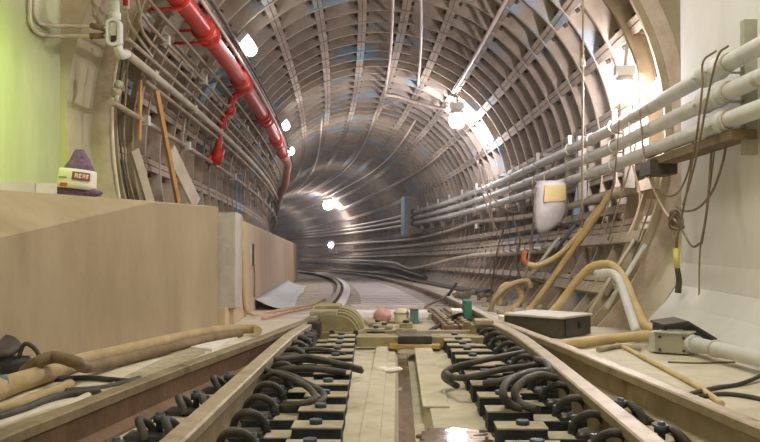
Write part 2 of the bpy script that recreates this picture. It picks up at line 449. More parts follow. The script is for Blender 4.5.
lr = rail('stock_rail', [(s,-G+flare(s,-1)) for s in near]+[(s,-G) for s in far[1:]], 'left outer rail, flaring toward the bench wall', mhead=M_ohead, mside=M_old)
rr = rail('stock_rail', [(s,G+flare(s,1)) for s in near]+[(s,G) for s in far[1:]], 'right outer rail, flaring toward the grey junction box')
def blade(side):
    st = []
    for s in frange(.6, 7.25, .35):
        e = max(0, (s-6.0)/1.25)
        st.append((s, side*(G-.065*e)))
    return st
lb = rail('switch_rail', blade(-1), 'left inner rail, heavy pale switch blade beside the left tie blocks', hw=.040, deep=True)
rb = rail('switch_rail', blade(1), 'right inner rail, heavy pale switch blade beside the right tie blocks', hw=.040, deep=True)
gr = rail('guard_rail', [(s,-.615) for s in frange(8.05,50,.7)], 'flat pale guard rail lying inside the far left rail beyond the switch box', hw=.055, mhead=M_deck)
# --- tie blocks in a row beside each switch rail
def tie_block(side):
    """block at local origin: x runs toward the rail"""
    t = thing('tie_block', (0,0,0), '', 'tie block', None)
    sx = side
    def bx(m, x0, x1, y0, y1, z0, z1, bev=0): m.box((min(sx*x0,sx*x1),y0,z0),(max(sx*x0,sx*x1),y1,z1),bev=bev); return m
    bx(MB(),0,.185,-.065,.065,0,.080,.004).obj('block', M_black, t, origin=(0,0,0))
    bx(MB(),-.003,.188,-.067,.067,.080,.087,.002).obj('cap_plate', M_dust, t, origin=(0,0,0))
    bx(MB(),.185,.42,-.065,.065,0,.044,.003).obj('foot', M_black, t, origin=(0,0,0))
    bx(MB(),.192,.29,-.066,.066,.044,.049,.002).obj('foot_plate', M_dust, t, origin=(0,0,0))
    bx(MB(),.01,.43,-.155,.155,-.004,.006).obj('dark_underlay', M_black, t, origin=(0,0,0))  # black sheet added to make the floor between blocks look dark
    MB().hexbolt((sx*.10,0,.087),.026,.018).obj('bolt', M_blued, t, origin=(0,0,0))
    st = MB().cyl((sx*.30,.02,.03),(sx*.30,.02,.12),.013,8); st.hexbolt((sx*.30,.02,.07),.024,.026)
    st.obj('stud', M_blued, t, origin=(0,0,0))
    pts = [(sx*(.355+.068*math.cos(a)), .03*math.cos(a*2), .035+.10*math.sin(a)) for a in [math.pi*i/8 for i in range(9)]]
    MB().tube(pts, .015, 8, 3).obj('rail_clip', M_cable, t, origin=(0,0,0))
    bx(MB(),.30,.43,-.05,.06,.03,.06,.008).obj('clip_seat', M_dbox, t, origin=(0,0,0))
    return t
ys = [2.78+.325*i for i in range(13)]
for side, nm, xin in ((1,'right',.31),(-1,'left',-.20)):
    proto = tie_block(side)
    for i, y in enumerate(ys):
        x = (.372-.014*(y-3.4)) if side > 0 else (-.212-.03*(y-3.4))
        p = T(y, x-X0, ZF)
        lab = f'black tie block with pale cap beside the {nm} switch rail, {ORD[i]} from the near end'
        o = proto if i == 0 else dup(proto, p)
        o.location = p; o['label'] = lab; o['group'] = f'tie blocks beside the {nm} switch rail'
# --- rail braces in the gap between the stock rail and the switch rail
def brace(side):
    t = thing('rail_brace', (0,0,0), '', 'rail brace')
    MB().box((-.12,-.06,0),(.12,.06,.022),bev=.004).obj('brace_plate', M_steel, t, origin=(0,0,0))
    for dx in (-.05,.055):
        pts = [(dx+.02*math.cos(a*2), -.01+.062*math.cos(a), .01+.066*math.sin(a)) for a in [math.pi*i/8 for i in range(9)]]
        MB().tube(pts, .017, 8, 3).obj('rail_clip', M_cable, t, origin=(0,0,0))
    b = MB().cyl((0,.03,.02),(0,.03,.10),.015,8); b.hexbolt((0,.03,.06),.028,.028); b.obj('stud', M_blued, t, origin=(0,0,0))
    return t
for side, nm, yl in ((-1,'left',(3.1,3.55,4.05,4.6)),(1,'right',(2.95,3.4,3.9))):
    proto = brace(side)
    for i, y in enumerate(yl):
        x = side*G+flare(y,side)*.5
        p = T(y, x, ZF)
        o = proto if i == 0 else dup(proto, p)
        o.location = p
        o['label'] = f'dark spring clip brace between the two {nm} rails, {ORD[i]} from the near end'
        o['group'] = f'rail braces between the {nm} rails'
# --- crossties of the far track
tp = MB().box((-1.15,-.11,-.05),(1.15,.11,.022),bev=.012).obj('crosstie', M_tie, origin=(0,0,0))
for i, s in enumerate(frange(9.8, 46, .66)):
    o = tp if i == 0 else tp.copy()
    if i: C.objects.link(o)
    o.location = T(s,0,ZF+.045); o.rotation_euler = rail_rot(s)
    tag(o, 'pale dusty crosstie crossing the far track bed beyond the switch', 'crosstie', 'crossties of the far track')
o = MB().strip([[T(s,a,z) for a,z in ((-.40,-.17),(-.40,-.105),(.46,-.105),(.46,-.17))] for s in frange(11.6,60,.8)], closed=True).obj('walkway_slab', M_deck)
tag(o, 'pale flat walkway slab between the far rails', 'walkway')
# --- contact rail cover line on the right beyond the switch
# ================================================================ SWITCH GEAR
t = thing('switch_machine', T(7.2,-.52,-.165), 'olive cast switch box with a curved hood beside the left rail', 'switch machine')
x0,x1 = -.62,-.26
MB().box((x0-.03,6.85,-.165),(x1+.02,7.45,-.10),bev=.012).obj('base_casting', M_cast, t)
b = MB()
for (ya,yb,r_) in ((6.90,6.97,.150),(6.985,7.05,.168),(7.065,7.13,.182),(7.145,7.40,.192)):
    pr_ = [(-.60,-.10),(-.60,-.13+r_),(-.46,-.13+r_)]+[(-.46+r_*math.sin(q),-.13+r_*math.cos(q)) for q in [math.pi/2*k/10 for k in range(1,11)]]+[(-.46+r_,-.165),(-.60,-.165)]
    b.strip([[(x,y,z) for x,z in pr_] for y in (ya,yb)], closed=True)
b.strip([[(x,y,z) for x,z in [(-.58,-.12),(-.58,-.0),(-.46,-.0)]+[(-.46+.13*math.sin(q),-.13+.13*math.cos(q)) for q in [math.pi/2*k/10 for k in range(1,11)]]+[(-.33,-.16),(-.58,-.16)]] for y in (6.92,7.38)], closed=True)
b.obj('curved_hood', M_cast, t)
MB().box((-.68,6.92,.02),(-.47,7.45,.055),bev=.008).obj('lid', M_dust, t)
MB().box((-.66,7.1,.055),(-.46,7.4,.08),bev=.008).obj('lid_rib', M_cast, t)
for dx in (-.60,-.50,-.32): MB().hexbolt((dx,6.84,-.10),.022,.03,(0,-1,0)).obj('bolt', M_steel, t)
MB().box((-.68,6.70,-.12),(-.58,6.86,-.01),bev=.01).obj('throw_lug', M_dbox, t)
# gauge beam across the track
t = thing('switch_throw_beam', T(6.85,.15,-.165), 'long beige throw beam lying across the track at the switch', 'throw beam')
MB().box((-.30,6.47,-.165),(.62,6.60,-.092),bev=.006).obj('beam', M_cast, t)
MB().box((-.06,6.36,-.165),(.30,6.47,-.135),bev=.006).obj('front_bar', M_yel, t)
MB().box((.0,6.40,-.135),(.24,6.56,-.078),bev=.006).obj('clevis', M_dbox, t)
for i in range(4): MB().hexbolt((.035+.055*i,6.40,-.108),.016,.015,(0,-1,0)).obj('bolt', M_steel, t)
for i, (xa,xb,y,z) in enumerate(((-.30,.62,6.74,-.105),(-.26,.72,6.98,-.10))):
    o = MB().box((xa,y,z-.05),(xb,y+.07,z),bev=.005).obj('throw_rod', M_dust)
    tag(o, ('nearer','farther')[i]+' pale flat rod running across the track just behind the throw beam', 'switch rod', 'rods behind the throw beam')
t = thing('rod_joint', T(7.2,.12,-.11), 'stacked beige joint block on the rods in the middle of the track', 'rod joint')
MB().box((-.02,6.72,-.105),(.14,7.0,-.06),bev=.008).obj('block', M_dust, t)
MB().box((.01,6.76,-.06),(.11,6.92,-.025),bev=.008).obj('cap', M_cast, t)
MB().hexbolt((.06,6.84,-.025),.025,.02).obj('bolt', M_steel, t)
for i,(x,y) in enumerate(((-.22,6.95),(-.16,7.2),(-.22,7.45))):
    t = thing('plate_stack', (x+.045,y,-.165), f'small stack of beige plates beside the curved hood, {ORD[i]} from the beam', 'plates', 'plate stacks by the curved hood')
    for j in range(3):
        MB().box((x-.02-.01*j,y-.06,-.165+.032*j),(x+.10+.01*j,y+.06,-.165+.032*j+.022),bev=.004).obj('plate', M_dust, t)
    MB().hexbolt((x+.05,y,-.079),.02,.02).obj('bolt', M_steel, t)
t = thing('rail_lock', T(6.95,.66,-.165), 'rusty bolted lock casting against the right switch rail', 'rail lock')
MB().box((.56,6.80,-.165),(.74,7.05,-.04),bev=.012).obj('casting', M_cast, t)
MB().box((.58,6.78,-.04),(.72,6.96,.0),bev=.01).obj('cap', M_dust, t)
for dx,dz in ((.61,-.08),(.69,-.08),(.65,-.13)): MB().hexbolt((dx,6.80,dz),.02,.035,(0,-1,0)).obj('bolt', M_dark, t)
t = thing('rail_lock', T(6.3,-.66,-.165), 'dark bolted lock casting against the left switch rail', 'rail lock')
MB().box((-.72,6.15,-.165),(-.58,6.45,-.05),bev=.012).obj('casting', M_dbox, t)
for dx,dz in ((-.62,-.08),(-.68,-.12)): MB().hexbolt((dx,6.15,dz),.026,.04,(0,-1,0)).obj('bolt', M_dark, t)
# bolted chock rows inside the right rail past the switch
for j, off in enumerate((.58,.44)):
    for i in range(9):
        s = 7.9+.30*i
        t = thing('chock_block', T(s,off,-.19), f'bolted chock in the {("row against","second row from")[j]} the far right rail, {ORD[i]} from the switch', 'chock', 'chocks inside the far right rail')
        if j == 0 and i == 0:
            MB().box((-.06,-.10,-.10),(.06,.10,.10),bev=.008).obj('body', M_old, t, origin=(0,0,0)).location = (0,0,0)
            MB().hexbolt((0,0,.10),.03,.03).obj('bolt', M_dust, t, origin=(0,0,0)).location = (0,0,0)
            proto = t
        else:
            for ch in proto.children:
                c = ch.copy(); C.objects.link(c); c.parent = t
        t.rotation_euler = rail_rot(s)
o = MB().box((.50,8.35,-.078),(.60,8.62,-.058),Matrix.Identity(4),bev=.004).obj('white_tag', M_label)
tag(o, 'small white tag lying on the chocks of the far right rail', 'tag')
o = MB().box((.62,8.55,-.165),(.70,8.72,.02),bev=.012).obj('plastic_block', M_greenp)
tag(o, 'green plastic block against the far right rail', 'block')
o = MB().box((.83,7.35,-.08),(.93,7.5,-.02),bev=.012).obj('white_rag', M_label)
tag(o, 'small white scrap beside the right outer rail near the lock', 'scrap')
# junk in the pit between the rails
b = MB().ell((-.14,8.25,-.10),(.085,.09,.072),14,10,.10); o = b.obj('pink_rag', M_pink)
tag(o, 'crumpled pink rag heap between the rails behind the rods', 'rag')
t = thing('cream_bucket', (.03,8.2,-.165), 'round cream bucket standing behind the rods between rag and teal box', 'bucket')
MB().lathe((.03,8.2,-.165),[(.05,0),(.065,.03),(.068,.09),(.06,.12),(.035,.14)],18).obj('body', M_ball, t)
MB().lathe((.03,8.2,-.075),[(.071,0),(.071,.014),(.064,.014)],18).obj('rim', M_dust, t)
t = thing('teal_box', (.15,8.2,-.165), 'narrow teal box standing between the rails beside the cream bucket', 'box')
MB().box((.11,8.12,-.165),(.185,8.3,-.03),bev=.01).obj('body', M_teal, t)
MB().box((.105,8.11,-.03),(.19,8.31,-.018),bev=.006).obj('lid', M_dust, t)
o = MB().box((-.50,9.05,-.19),(.30,9.36,-.135),bev=.01).obj('concrete_plank', M_deck)
tag(o, 'grey concrete plank lying across between the rails behind the bucket', 'plank')
o = MB().box((-.52,9.76,-.20),(.28,10.05,-.13),bev=.01).obj('concrete_plank', M_tie)
tag(o, 'second grey concrete plank, just beyond the one behind the bucket', 'plank')
o = MB().tube([(.28,8.3,-.25),(.45,8.4,-.16),(.60,8.7,-.12),(.70,9.6,-.15)],.02,8).obj('cable', M_cable)
tag(o, 'black cable arching over beside the chocks', 'cable')
o = MB().tube([T(9.6,.2,-.10),T(10.6,.4,-.05),T(11.6,.66,-.01),T(12.4,.80,.02)],.016,8).obj('cable', M_wire)
tag(o, 'thin brown cable crossing the far right rail onto the pale slab', 'cable')
o = MB().tube([T(12.0,.76,.0),T(12.05,.88,.17)],.02,6).obj('marker_peg', M_steel)
tag(o, 'short dark peg leaning beside the far right rail', 'peg')
# steel angle in the trough, rags, water
for k,(x0_,x1_,y0_,y1_,z_,lab) in enumerate(((-.028,.072,1.6,6.6,-.205,'strip of water in the narrow drain down the middle of the track'),(.09,.34,3.38,3.75,-.158,'shallow puddle beside the right tie blocks'))):
    b = MB(); n = 20; L_=[];R_=[]
    for i in range(n+1):
        y = y0_+(y1_-y0_)*i/n
        j = (.0 if k==0 else .03*math.sin(i*1.9)+.02*math.sin(i*.8+1))
        e = 1 if k==0 else math.sqrt(max(.05,1-(2*i/n-1)**4))
        c = (x0_+x1_)/2; w = (x1_-x0_)/2*e
        L_.append(T(y,c-w-X0+j*.5,z_)); R_.append(T(y,c+w-X0+j,z_))
    rows = [[l,r,(r[0],r[1],r[2]-.012),(l[0],l[1],l[2]-.012)] for l,r in zip(L_,R_)]
    b.strip(rows, closed=True); o = b.obj('puddle', M_water); tag(o, lab, 'puddle', kind='stuff')
pa = MB(); 
for (x,y,r) in ((-.10,5.35,.06),(-.05,5.30,.06),(-.01,5.34,.055)): pa.ell((x,y,-.155),(r*.7,r*.6,.014),10,6,.25)
o = pa.obj('white_tape', M_label); tag(o, 'crumpled white tape lying across the left edge of the drain', 'tape')
# low concrete kerbs along the drain
for sx, nm, a_, b_ in ((-1,'left',-.155,-.07),(1,'right',.115,.24)):
    o = MB().box((a_,1.2 if sx<0 else 4.2,-.166),(b_,6.6,-.158 if sx<0 else -.155),bev=.006).obj('trim_drain', M_floor); struct(o)

# ================================================================ CABLES LYING BY THE TIE BLOCKS
def lay(name, pix, r, m, label, cat, z=-.07, group=None, zs=None, n=9, smooth=6):
    pts = [gp(px,py,(zs[i] if zs else z)) for i,(px,py) in enumerate(pix)]
    o = MB().tube(pts, r, n, smooth).obj(name, m)
    return tag(o, label, cat, group)
g_ = 'black cables looped beside the left switch rail'
lay('cable',[(262,371),(286,374),(308,384),(323,393),(320,402),(297,406),(283,407)],.015,M_cable,'black cable curling back in a loop beside the left switch rail','cable',group=g_,zs=[-.05,-.04,-.05,-.07,-.08,-.08,-.09])
lay('cable',[(262,369),(290,378),(310,389),(314,399),(300,404),(284,404)],.015,M_cable,'inner black cable of the curled loop beside the left switch rail','cable',group=g_,zs=[-.04,-.03,-.04,-.06,-.07,-.08])
lay('cable',[(271,360),(304,357),(333,362),(361,369)],.016,M_cable,'longest black cable tapering toward the drain from the left rail','cable',group=g_,zs=[-.03,-.03,-.05,-.10])
lay('cable',[(270,364),(304,360),(336,365),(362,371)],.016,M_cable,'black cable lying close under the longest one by the left rail','cable',group=g_,zs=[-.06,-.06,-.08,-.13])
lay('cable',[(276,369),(315,369),(346,373)],.018,M_cable,'short black cable between the loop and the longest cable, left side','cable',group=g_,zs=[-.06,-.05,-.07])
lay('cable',[(282,351),(318,349),(345,354)],.013,M_cable,'farthest black cable by the left rail, nearest the switch box','cable',group=g_,zs=[-.05,-.05,-.07])
g_ = 'black cables looped beside the right switch rail'
lay('cable',[(524,352),(485,360),(452,368),(444,377),(457,386)],.016,M_cable,'outermost black cable bending round nearest the drain, right side','cable',group=g_,zs=[-.02,-.03,-.05,-.08,-.10])
lay('cable',[(537,365),(499,370),(463,378),(447,373),(470,364)],.016,M_cable,'black cable lying inside the outermost bend, right side','cable',group=g_,zs=[-.02,-.03,-.05,-.07,-.06])
lay('cable',[(529,373),(502,381),(484,384)],.018,M_cable,'short thick black cable in the middle of the right bundle','cable',group=g_,zs=[-.04,-.05,-.07])
lay('cable',[(556,378),(540,375),(524,381),(515,392),(520,403),(538,410)],.018,M_cable,'black cable loop standing up against the right switch rail','cable',group=g_,zs=[.0,.02,.02,-.01,-.05,-.06])
lay('cable',[(550,371),(528,373),(508,382),(503,394),(510,404),(522,409)],.018,M_cable,'second standing black cable loop, just left of the one against the rail','cable',group=g_,zs=[.0,.02,.02,-.01,-.05,-.07])
lay('cable',[(536,359),(546,363),(549,372),(543,382)],.016,M_cable,'thin black cable dropping from the right rail into the loops','cable',group=g_,zs=[.0,.02,.0,-.05])

# ================================================================ HOSES ON THE LEFT SHOULDER
Z0 = ZS+.012
lay('hose',[(-30,402),(10,385),(45,374),(78,362),(120,352),(170,340),(215,331),(252,329),(258,331)],lambda t: .055-.022*t,M_hose,'thick tan hose lying along the foot of the nearest bench','hose',z=Z0+.05)
lay('hose',[(24,372),(38,362),(55,357),(75,362),(88,367),(120,360),(165,349),(205,339),(240,333)],.032,M_bhose,'brown hose crossing over the thick tan hose by the bench','hose',zs=[Z0+.05,Z0+.12,Z0+.14,Z0+.13,Z0+.06,Z0+.04,Z0+.04,Z0+.04,Z0+.04],z=0)
lay('hose',[(-20,412),(20,404),(35,398),(55,391),(70,384)],.026,M_hose,'short tan hose ending in front of the black cables on the left shoulder','hose',z=Z0+.026)
gb = 'black cables on the left shoulder'
lay('cable',[(55,379),(90,378),(128,381)],.014,M_cable,'straight black cable behind the others on the left shoulder','cable',z=Z0+.016,group=gb)
lay('cable',[(62,391),(100,388),(126,382),(140,378)],.014,M_cable,'black cable pointing along the left rail, farthest reaching one','cable',z=Z0+.016,group=gb)
lay('cable',[(-15,420),(20,410),(45,400),(70,394),(100,391)],.016,M_cable,'black cable running out of the picture in front of the tan hoses','cable',z=Z0+.016,group=gb)
lay('cable',[(-15,430),(15,420),(40,412),(70,404),(88,396)],.018,M_cond,'grey cable nearest the left outer rail','cable',z=Z0+.018,group=gb)
t = thing('valve_cluster', gp(8,372,Z0), 'black pipe fitting with handles on the floor by the nearest bench', 'pipe fitting')
c = Vector(gp(8,376,Z0))
b = MB().cyl(c+Vector((-.10,0,.06)),c+Vector((.10,.03,.06)),.045,12); b.cyl(c+Vector((0,0,0)),c+Vector((0,0,.15)),.035,12); b.obj('body', M_steel, t)
MB().lathe(c+Vector((-.02,0,.16)),[(.02,-.01),(.075,-.01),(.085,.0),(.075,.012),(.02,.012)],14,(.3,-.5,.8)).obj('hand_wheel', M_dbox, t)
MB().tube([c+Vector((.05,0,.08)),c+Vector((.09,0,.17)),c+Vector((.15,.02,.12)),c+Vector((.16,.02,.03))],.012,8).obj('lever', M_dbox, t)
b = MB().cyl(c+Vector((-.16,-.02,.08)),c+Vector((-.10,-.02,.10)),.05,10); b.obj('flange', M_steel, t)
c = Vector(gp(2,402,Z0))
t = thing('teal_coupling', c, 'teal hose coupling at the picture edge beside the thick tan hose', 'coupling')
MB().lathe(c+Vector((-.05,.05,.06)),[(.03,-.08),(.055,-.075),(.055,-.02),(.048,-.01),(.048,.05),(.03,.055)],14,(.8,.5,.1)).obj('body', M_teal, t)
MB().lathe(c+Vector((-.05,.05,.06)),[(.062,-.02),(.062,.01)],14,(.8,.5,.1)).obj('collar', M_steel, t)
def floor_box(name, quad, z0, h, m, label, cat):
    P = [Vector(gp(px,py,z0)) for px,py in quad]
    b = MB(); b.strip([[p, p+Vector((0,0,h))] for p in P]+[[P[0],P[0]+Vector((0,0,h))]]); o=len(b.v)
    b.add(P,[(0,1,2,3)]); b.add([p+Vector((0,0,h)) for p in P],[(3,2,1,0)])
    return tag(b.obj(name,m),label,cat)
floor_box('board',[(190,350),(212,352),(238,339),(216,337)],Z0,.02,M_pale,'short pale board lying against the left outer rail','board')
floor_box('board',[(95,393),(120,396),(205,353),(186,349)],Z0,.012,M_dust,'long pale board lying along the left shoulder','board')
# pale bluish floor, sloping up to the foot of the far bench
b = MB(); rows=[]
for i,s in enumerate(frange(9.2,17,.5)):
    rows.append([bp(2.0+i*.55,-(.03+(.40+.02*math.sin(i*.8))*j/7), Z0+.004+(.12*(1-j/7)**2)) for j in range(8)])
b.strip(rows, smooth=True); 
o = b.obj('floor_slope', M_slope); mo=o.modifiers.new('thick','SOLIDIFY'); mo.thickness=.006; tag(o,'pale bluish floor slope at the foot of the far bench','sheeting')
o = MB().tube([bp(.25,.1,.92),bp(.3,-.02,.88),bp(.38,-.03,.5),bp(.5,-.03,.1),bp(.8,-.08,-.08)]+[T(10.4,-1.25,-.085),T(11.6,-1.02,-.085),T(13.0,-.92,-.08)],.018,8).obj('hose', M_yhose)
tag(o,'thin tan hose hanging down the far bench face and along the floor','hose')
o = MB().tube([T(8.6,-1.3,-.08),T(9.8,-1.15,-.08),T(10.8,-.98,-.085)],.014,8).obj('cable', M_pink)
tag(o,'thin pinkish cable on the floor in front of the grey post','cable')
o = MB().tube([bp(tN+.25,-.03,.42),bp(tN+.28,-.03,.2),bp(tN+.27,-.03,.05)],.010,6).obj('cable', M_wire)
tag(o,'short brown cable hanging below the recess in the far bench','cable')

# ================================================================ ON THE NEAREST BENCH
t = thing('produce_bag', at(74,198,6.2), 'purple net bag with white printed band standing on the nearest bench', 'bag')
c = Vector(at(74,198,6.2)); c.z = .90
b = MB(); rows = []
for i in range(15):
    h = i/14; z = h*.335
    w = [.135,.140,.140,.137,.135,.130,.126,.122,.116,.104,.090,.074,.060,.050,.030][i]
    cx = .012*math.sin(h*3)+ (.035*h)
    rows.append([c+Vector((cx+w*(1+.07*math.sin(5*a+i*1.7)+.04*random.uniform(-1,1))*math.cos(a)*.9, .62*w*(1+.08*math.cos(4*a+i))*math.sin(a), z)) for a in [2*math.pi*k/22 for k in range(22)]])
b.strip(rows, closed=True, smooth=True); b.obj('net_sack', M_bag, t)
b = MB(); rows=[]
for i in range(5):
    z = .055+.135*i/4; w = .149-.012*i/4
    rows.append([c+Vector((.01+.035*z/.335+w*math.cos(a)*.93, .70*w*math.sin(a)-.004, z+.03*math.sin(a*1.0+1.2)*-.5)) for a in [math.pi+math.pi*k/16 for k in range(-2,19)]])
b.strip(rows, smooth=True); lab = b.obj('paper_band', M_label, t); mo=lab.modifiers.new('thick','SOLIDIFY'); mo.thickness=.004
def on_band(u0,u1,z0,z1,dn=.006,n=8):
    rows=[]
    for i in range(n+1):
        a = math.pi*1.5+ (u0+(u1-u0)*i/n)
        col=[]
        for z in (z0,z1):
            w=.149-.012*(z-.055)/.135+dn
            col.append(c+Vector((.01+.035*z/.335+w*math.cos(a)*.93,.70*w*math.sin(a)-.004-.004,z+.03*math.sin(a+1.2)*-.5)))
        rows.append(col)
    return MB().strip(rows)
def solid(mb, name, m, par, th=.002):
    o = mb.obj(name, m, par); q=o.modifiers.new('thick','SOLIDIFY'); q.thickness=th; return o
pr = solid(on_band(.0,.95,.115,.170),'printed_panel',M_lred,lab)
# pale unreadable lettering: four blocky marks
b = MB()
for i,u in enumerate((.14,.33,.52,.71)):
    for (a0,a1,z0,z1) in ((0,.03,.128,.158),(.11,.14,.128,.158) if i%2==0 else (.05,.08,.128,.158),(0,.14,.150,.158),(0,.12,.138,.144) if i!=1 else (0,.14,.128,.135)):
        q = on_band(u+a0,u+a1,z0,z1,.0085,2); b.add(q.v,q.f)
solid(b,'lettering',M_label,lab,.001)
solid(on_band(-.62,-.18,.062,.088,.0065),'tomato_print',M_lorg,lab)
solid(on_band(-.85,-.25,.120,.130,.0065),'green_stripe',M_lgrn,lab)
MB().ell(c+Vector((.115,-.02,.03)),(.085,.05,.03),14,8,.12).obj('loose_net', M_bag, t)
t = thing('marble_slab', at(20,193,5.5), 'pale stone slab lying on the nearest bench beside the purple bag', 'slab')
P0 = Vector(at(-70,196,5.45)); P1 = Vector(at(57,198,5.75)); P0.z = P1.z = .905
d = (P1-P0).normalized(); nrm = Vector((-d.y,d.x,0))
b = MB(); b.strip([[p, p+Vector((0,0,.07)), p+nrm*.20+Vector((0,0,.07)), p+nrm*.20] for p in (P0, P0+(P1-P0)*.82)], closed=True); b.obj('slab', M_pale, t)
b = MB(); b.strip([[p, p+Vector((0,0,.068)), p+nrm*.19+Vector((0,0,.068)), p+nrm*.19] for p in (P0+(P1-P0)*.825, P1)], closed=True); b.obj('end_piece', M_label, t)

# ================================================================ RIGHT SHOULDER
def obox(name, near_left, near_right, z0, h, length, label, cat, m, back=None):
    """box standing on the floor: its near bottom corners are given in the photograph's frame, length runs back"""
    A = Vector(gp(*near_left,z0)); B = Vector(gp(*near_right,z0))
    u = (B-A); w = u.length; u.normalize(); v = Vector((-u.y,u.x,0))
    M = Matrix.Translation(A) @ Matrix(((u.x,v.x,0,0),(u.y,v.y,0,0),(0,0,1,0),(0,0,0,1)))
    return thing(name, A+u*w/2+v*length/2, label, cat), M, w
t, M, w = obox('battery_box',(561,339),(591,335),Z0,.165,.50,'dark metal box with a pale top beside the right outer rail','box',M_dbox)
MB().box((0,0,0),(w,.50,.145),M,bev=.008).obj('body', M_dbox, t)
MB().box((-.008,-.012,.145),(w+.008,.51,.162),M,bev=.005).obj('lid', M_wtop, t)
b = MB().box((w*.55,-.02,.06),(w*.70,-.001,.105),M); b.obj('latch', M_steel, t)
b = MB().box((w*.12,-.012,.02),(w*.20,0,.13),M); b.obj('hinge_strap', M_steel, t)
t, M, w = obox('junction_box',(655,354),(689,356),Z0,.13,.18,'small grey junction box where hoses and white pipe meet','junction box',M_gbox)
MB().box((0,0,.01),(w,.18,.130),M,bev=.008).obj('body', M_gbox, t)
MB().box((-.008,-.008,.130),(w+.008,.19,.140),M,bev=.004).obj('lid', M_gbox, t)
MB().box((-.045,.02,.01),(0,.16,.135),M,bev=.006).obj('end_plate', M_wtop, t)
for x in (.03,w-.03):
    for z in (.03,.11): MB().hexbolt(M@Vector((x,0,z)),.010,.008,M.to_3x3()@Vector((0,-1,0))).obj('screw', M_steel, t)
tj, Mj, wj = t, M, w
t = thing('equipment_hood', at(690,345,5.85), 'black sloping hood standing behind the grey junction box', 'hood')
c = Vector(at(664,346,5.80)); c.z = Z0
b = MB(); b.strip([[c+Vector((x,y,z)) for x,z in ((.0,.0),(.0,.17),(.15,.19),(.37,.05),(.37,.0))] for y in (0,.26)], closed=True); b.obj('body', M_steel, t)
b = MB(); b.strip([[c+Vector((x,y,z)) for x,z in ((-.01,.172),(.15,.195),(.39,.05),(.38,.035),(.15,.178),(-.01,.158))] for y in (-.02,.28)], closed=True); b.obj('cover', M_dbox, t)
MB().box(tuple(c+Vector((.02,-.004,.06))),tuple(c+Vector((.12,.006,.14))),None,bev=.002).obj('window', M_gpipe, t)
t = thing('drain_pipe', at(720,360,5.3), 'thick white pipe running from the junction box toward the camera', 'pipe')
pA = Mj@Vector((wj-.01,.06,.075)); pB = Vector(at(770,361,4.75))
MB().tube([pA,(pA+pB)/2,pB,pB+(pB-pA)*1.2],.045,16,2).obj('pipe_run', M_pipe, t)
MB().cyl(pA, pA+(pB-pA).normalized()*.10,.056,16).obj('coupling', M_pipe, t)
q = pA+(pB-pA)*.35; MB().cyl(q,q+(pB-pA).normalized()*.03,.052,16).obj('joint_band', M_wtop, t)
lay('hose',[(556,346),(580,343),(605,340),(632,337),(652,335)],.036,M_yhose,'tan hose lying flat from the right rail to the junction box','hose',zs=[Z0+.03,Z0+.036,Z0+.045,Z0+.06,Z0+.085])
lay('hose',[(612,343),(628,349),(650,361),(675,374),(700,388),(722,404)],.014,M_yhose,'thin straw coloured hose crossing the right shoulder toward the rail','hose',z=Z0+.014)
lay('cable',[(690,394),(715,388),(740,384),(764,374),(780,362)],.011,M_cable,'black cable curving up along the right shoulder','cable',zs=[Z0+.012,Z0+.012,Z0+.012,Z0+.03,Z0+.05])
lay('cable',[(700,397),(722,394),(745,396),(775,402)],.011,M_cable,'black cable bending down toward the right outer rail','cable',z=Z0+.012)
lay('cable',[(668,362),(700,363),(735,362)],.005,M_old,'thin reddish wire on the floor under the white pipe','wire',z=Z0+.006)
lay('board',[(598,350),(620,346),(640,349)],.018,M_dust,'pale stick on the floor behind the right outer rail','stick',z=Z0+.018,n=4)
# ================================================================ RIGHT WALL SERVICES
def rise(s): return .0 if s < 8 else .0145*(s-8)
gP = 'three large pipes along the right wall'
for z, nm in ((1.75,'uppermost'),(1.565,'middle'),(1.385,'lowest')):
    t = thing('service_pipe', (2.15,2,z), f'{nm} of the three large white pipes along the right wall', 'pipe', gP)
    def pp(s): return T(s, 2.08 + (.02 if s>8 else 0), z+rise(s))
    MB().tube([pp(s) for s in [2,4,5.4]+frange(6.2,29.5,1.2)], .056, 14, 2).obj('pipe_run', M_pipe, t)
    # coupling near the camera, wall side
    b = MB(); s0_ = 5.95 if nm!='lowest' else 5.88
    a = Vector(pp(s0_)); q = Vector(pp(s0_+.34)); d = (q-a).normalized()
    b.lathe(a,[(.058,-.02),(.074,-.01),(.078,.03),(.070,.05),(.070,.26),(.078,.28),(.074,.33),(.058,.34)],16,d)
    cp = b.obj('coupling', M_pipe, t)
    for h in (.04,.27):
        for an in (200,250): MB().hexbolt(a+d*h+Vector((math.cos(math.radians(an))*.076,0,math.sin(math.radians(an))*.05)),.013,.02,(-1,0,.2)).obj('bolt', M_cond, cp)
    for s in (9.6,13.4,17.3,21.5):
        a = Vector(pp(s)); d = (Vector(pp(s+.2))-a).normalized()
        MB().lathe(a,[(.058,0),(.068,.01),(.068,.11),(.058,.12)],14,d).obj('sleeve', M_pipe, t)
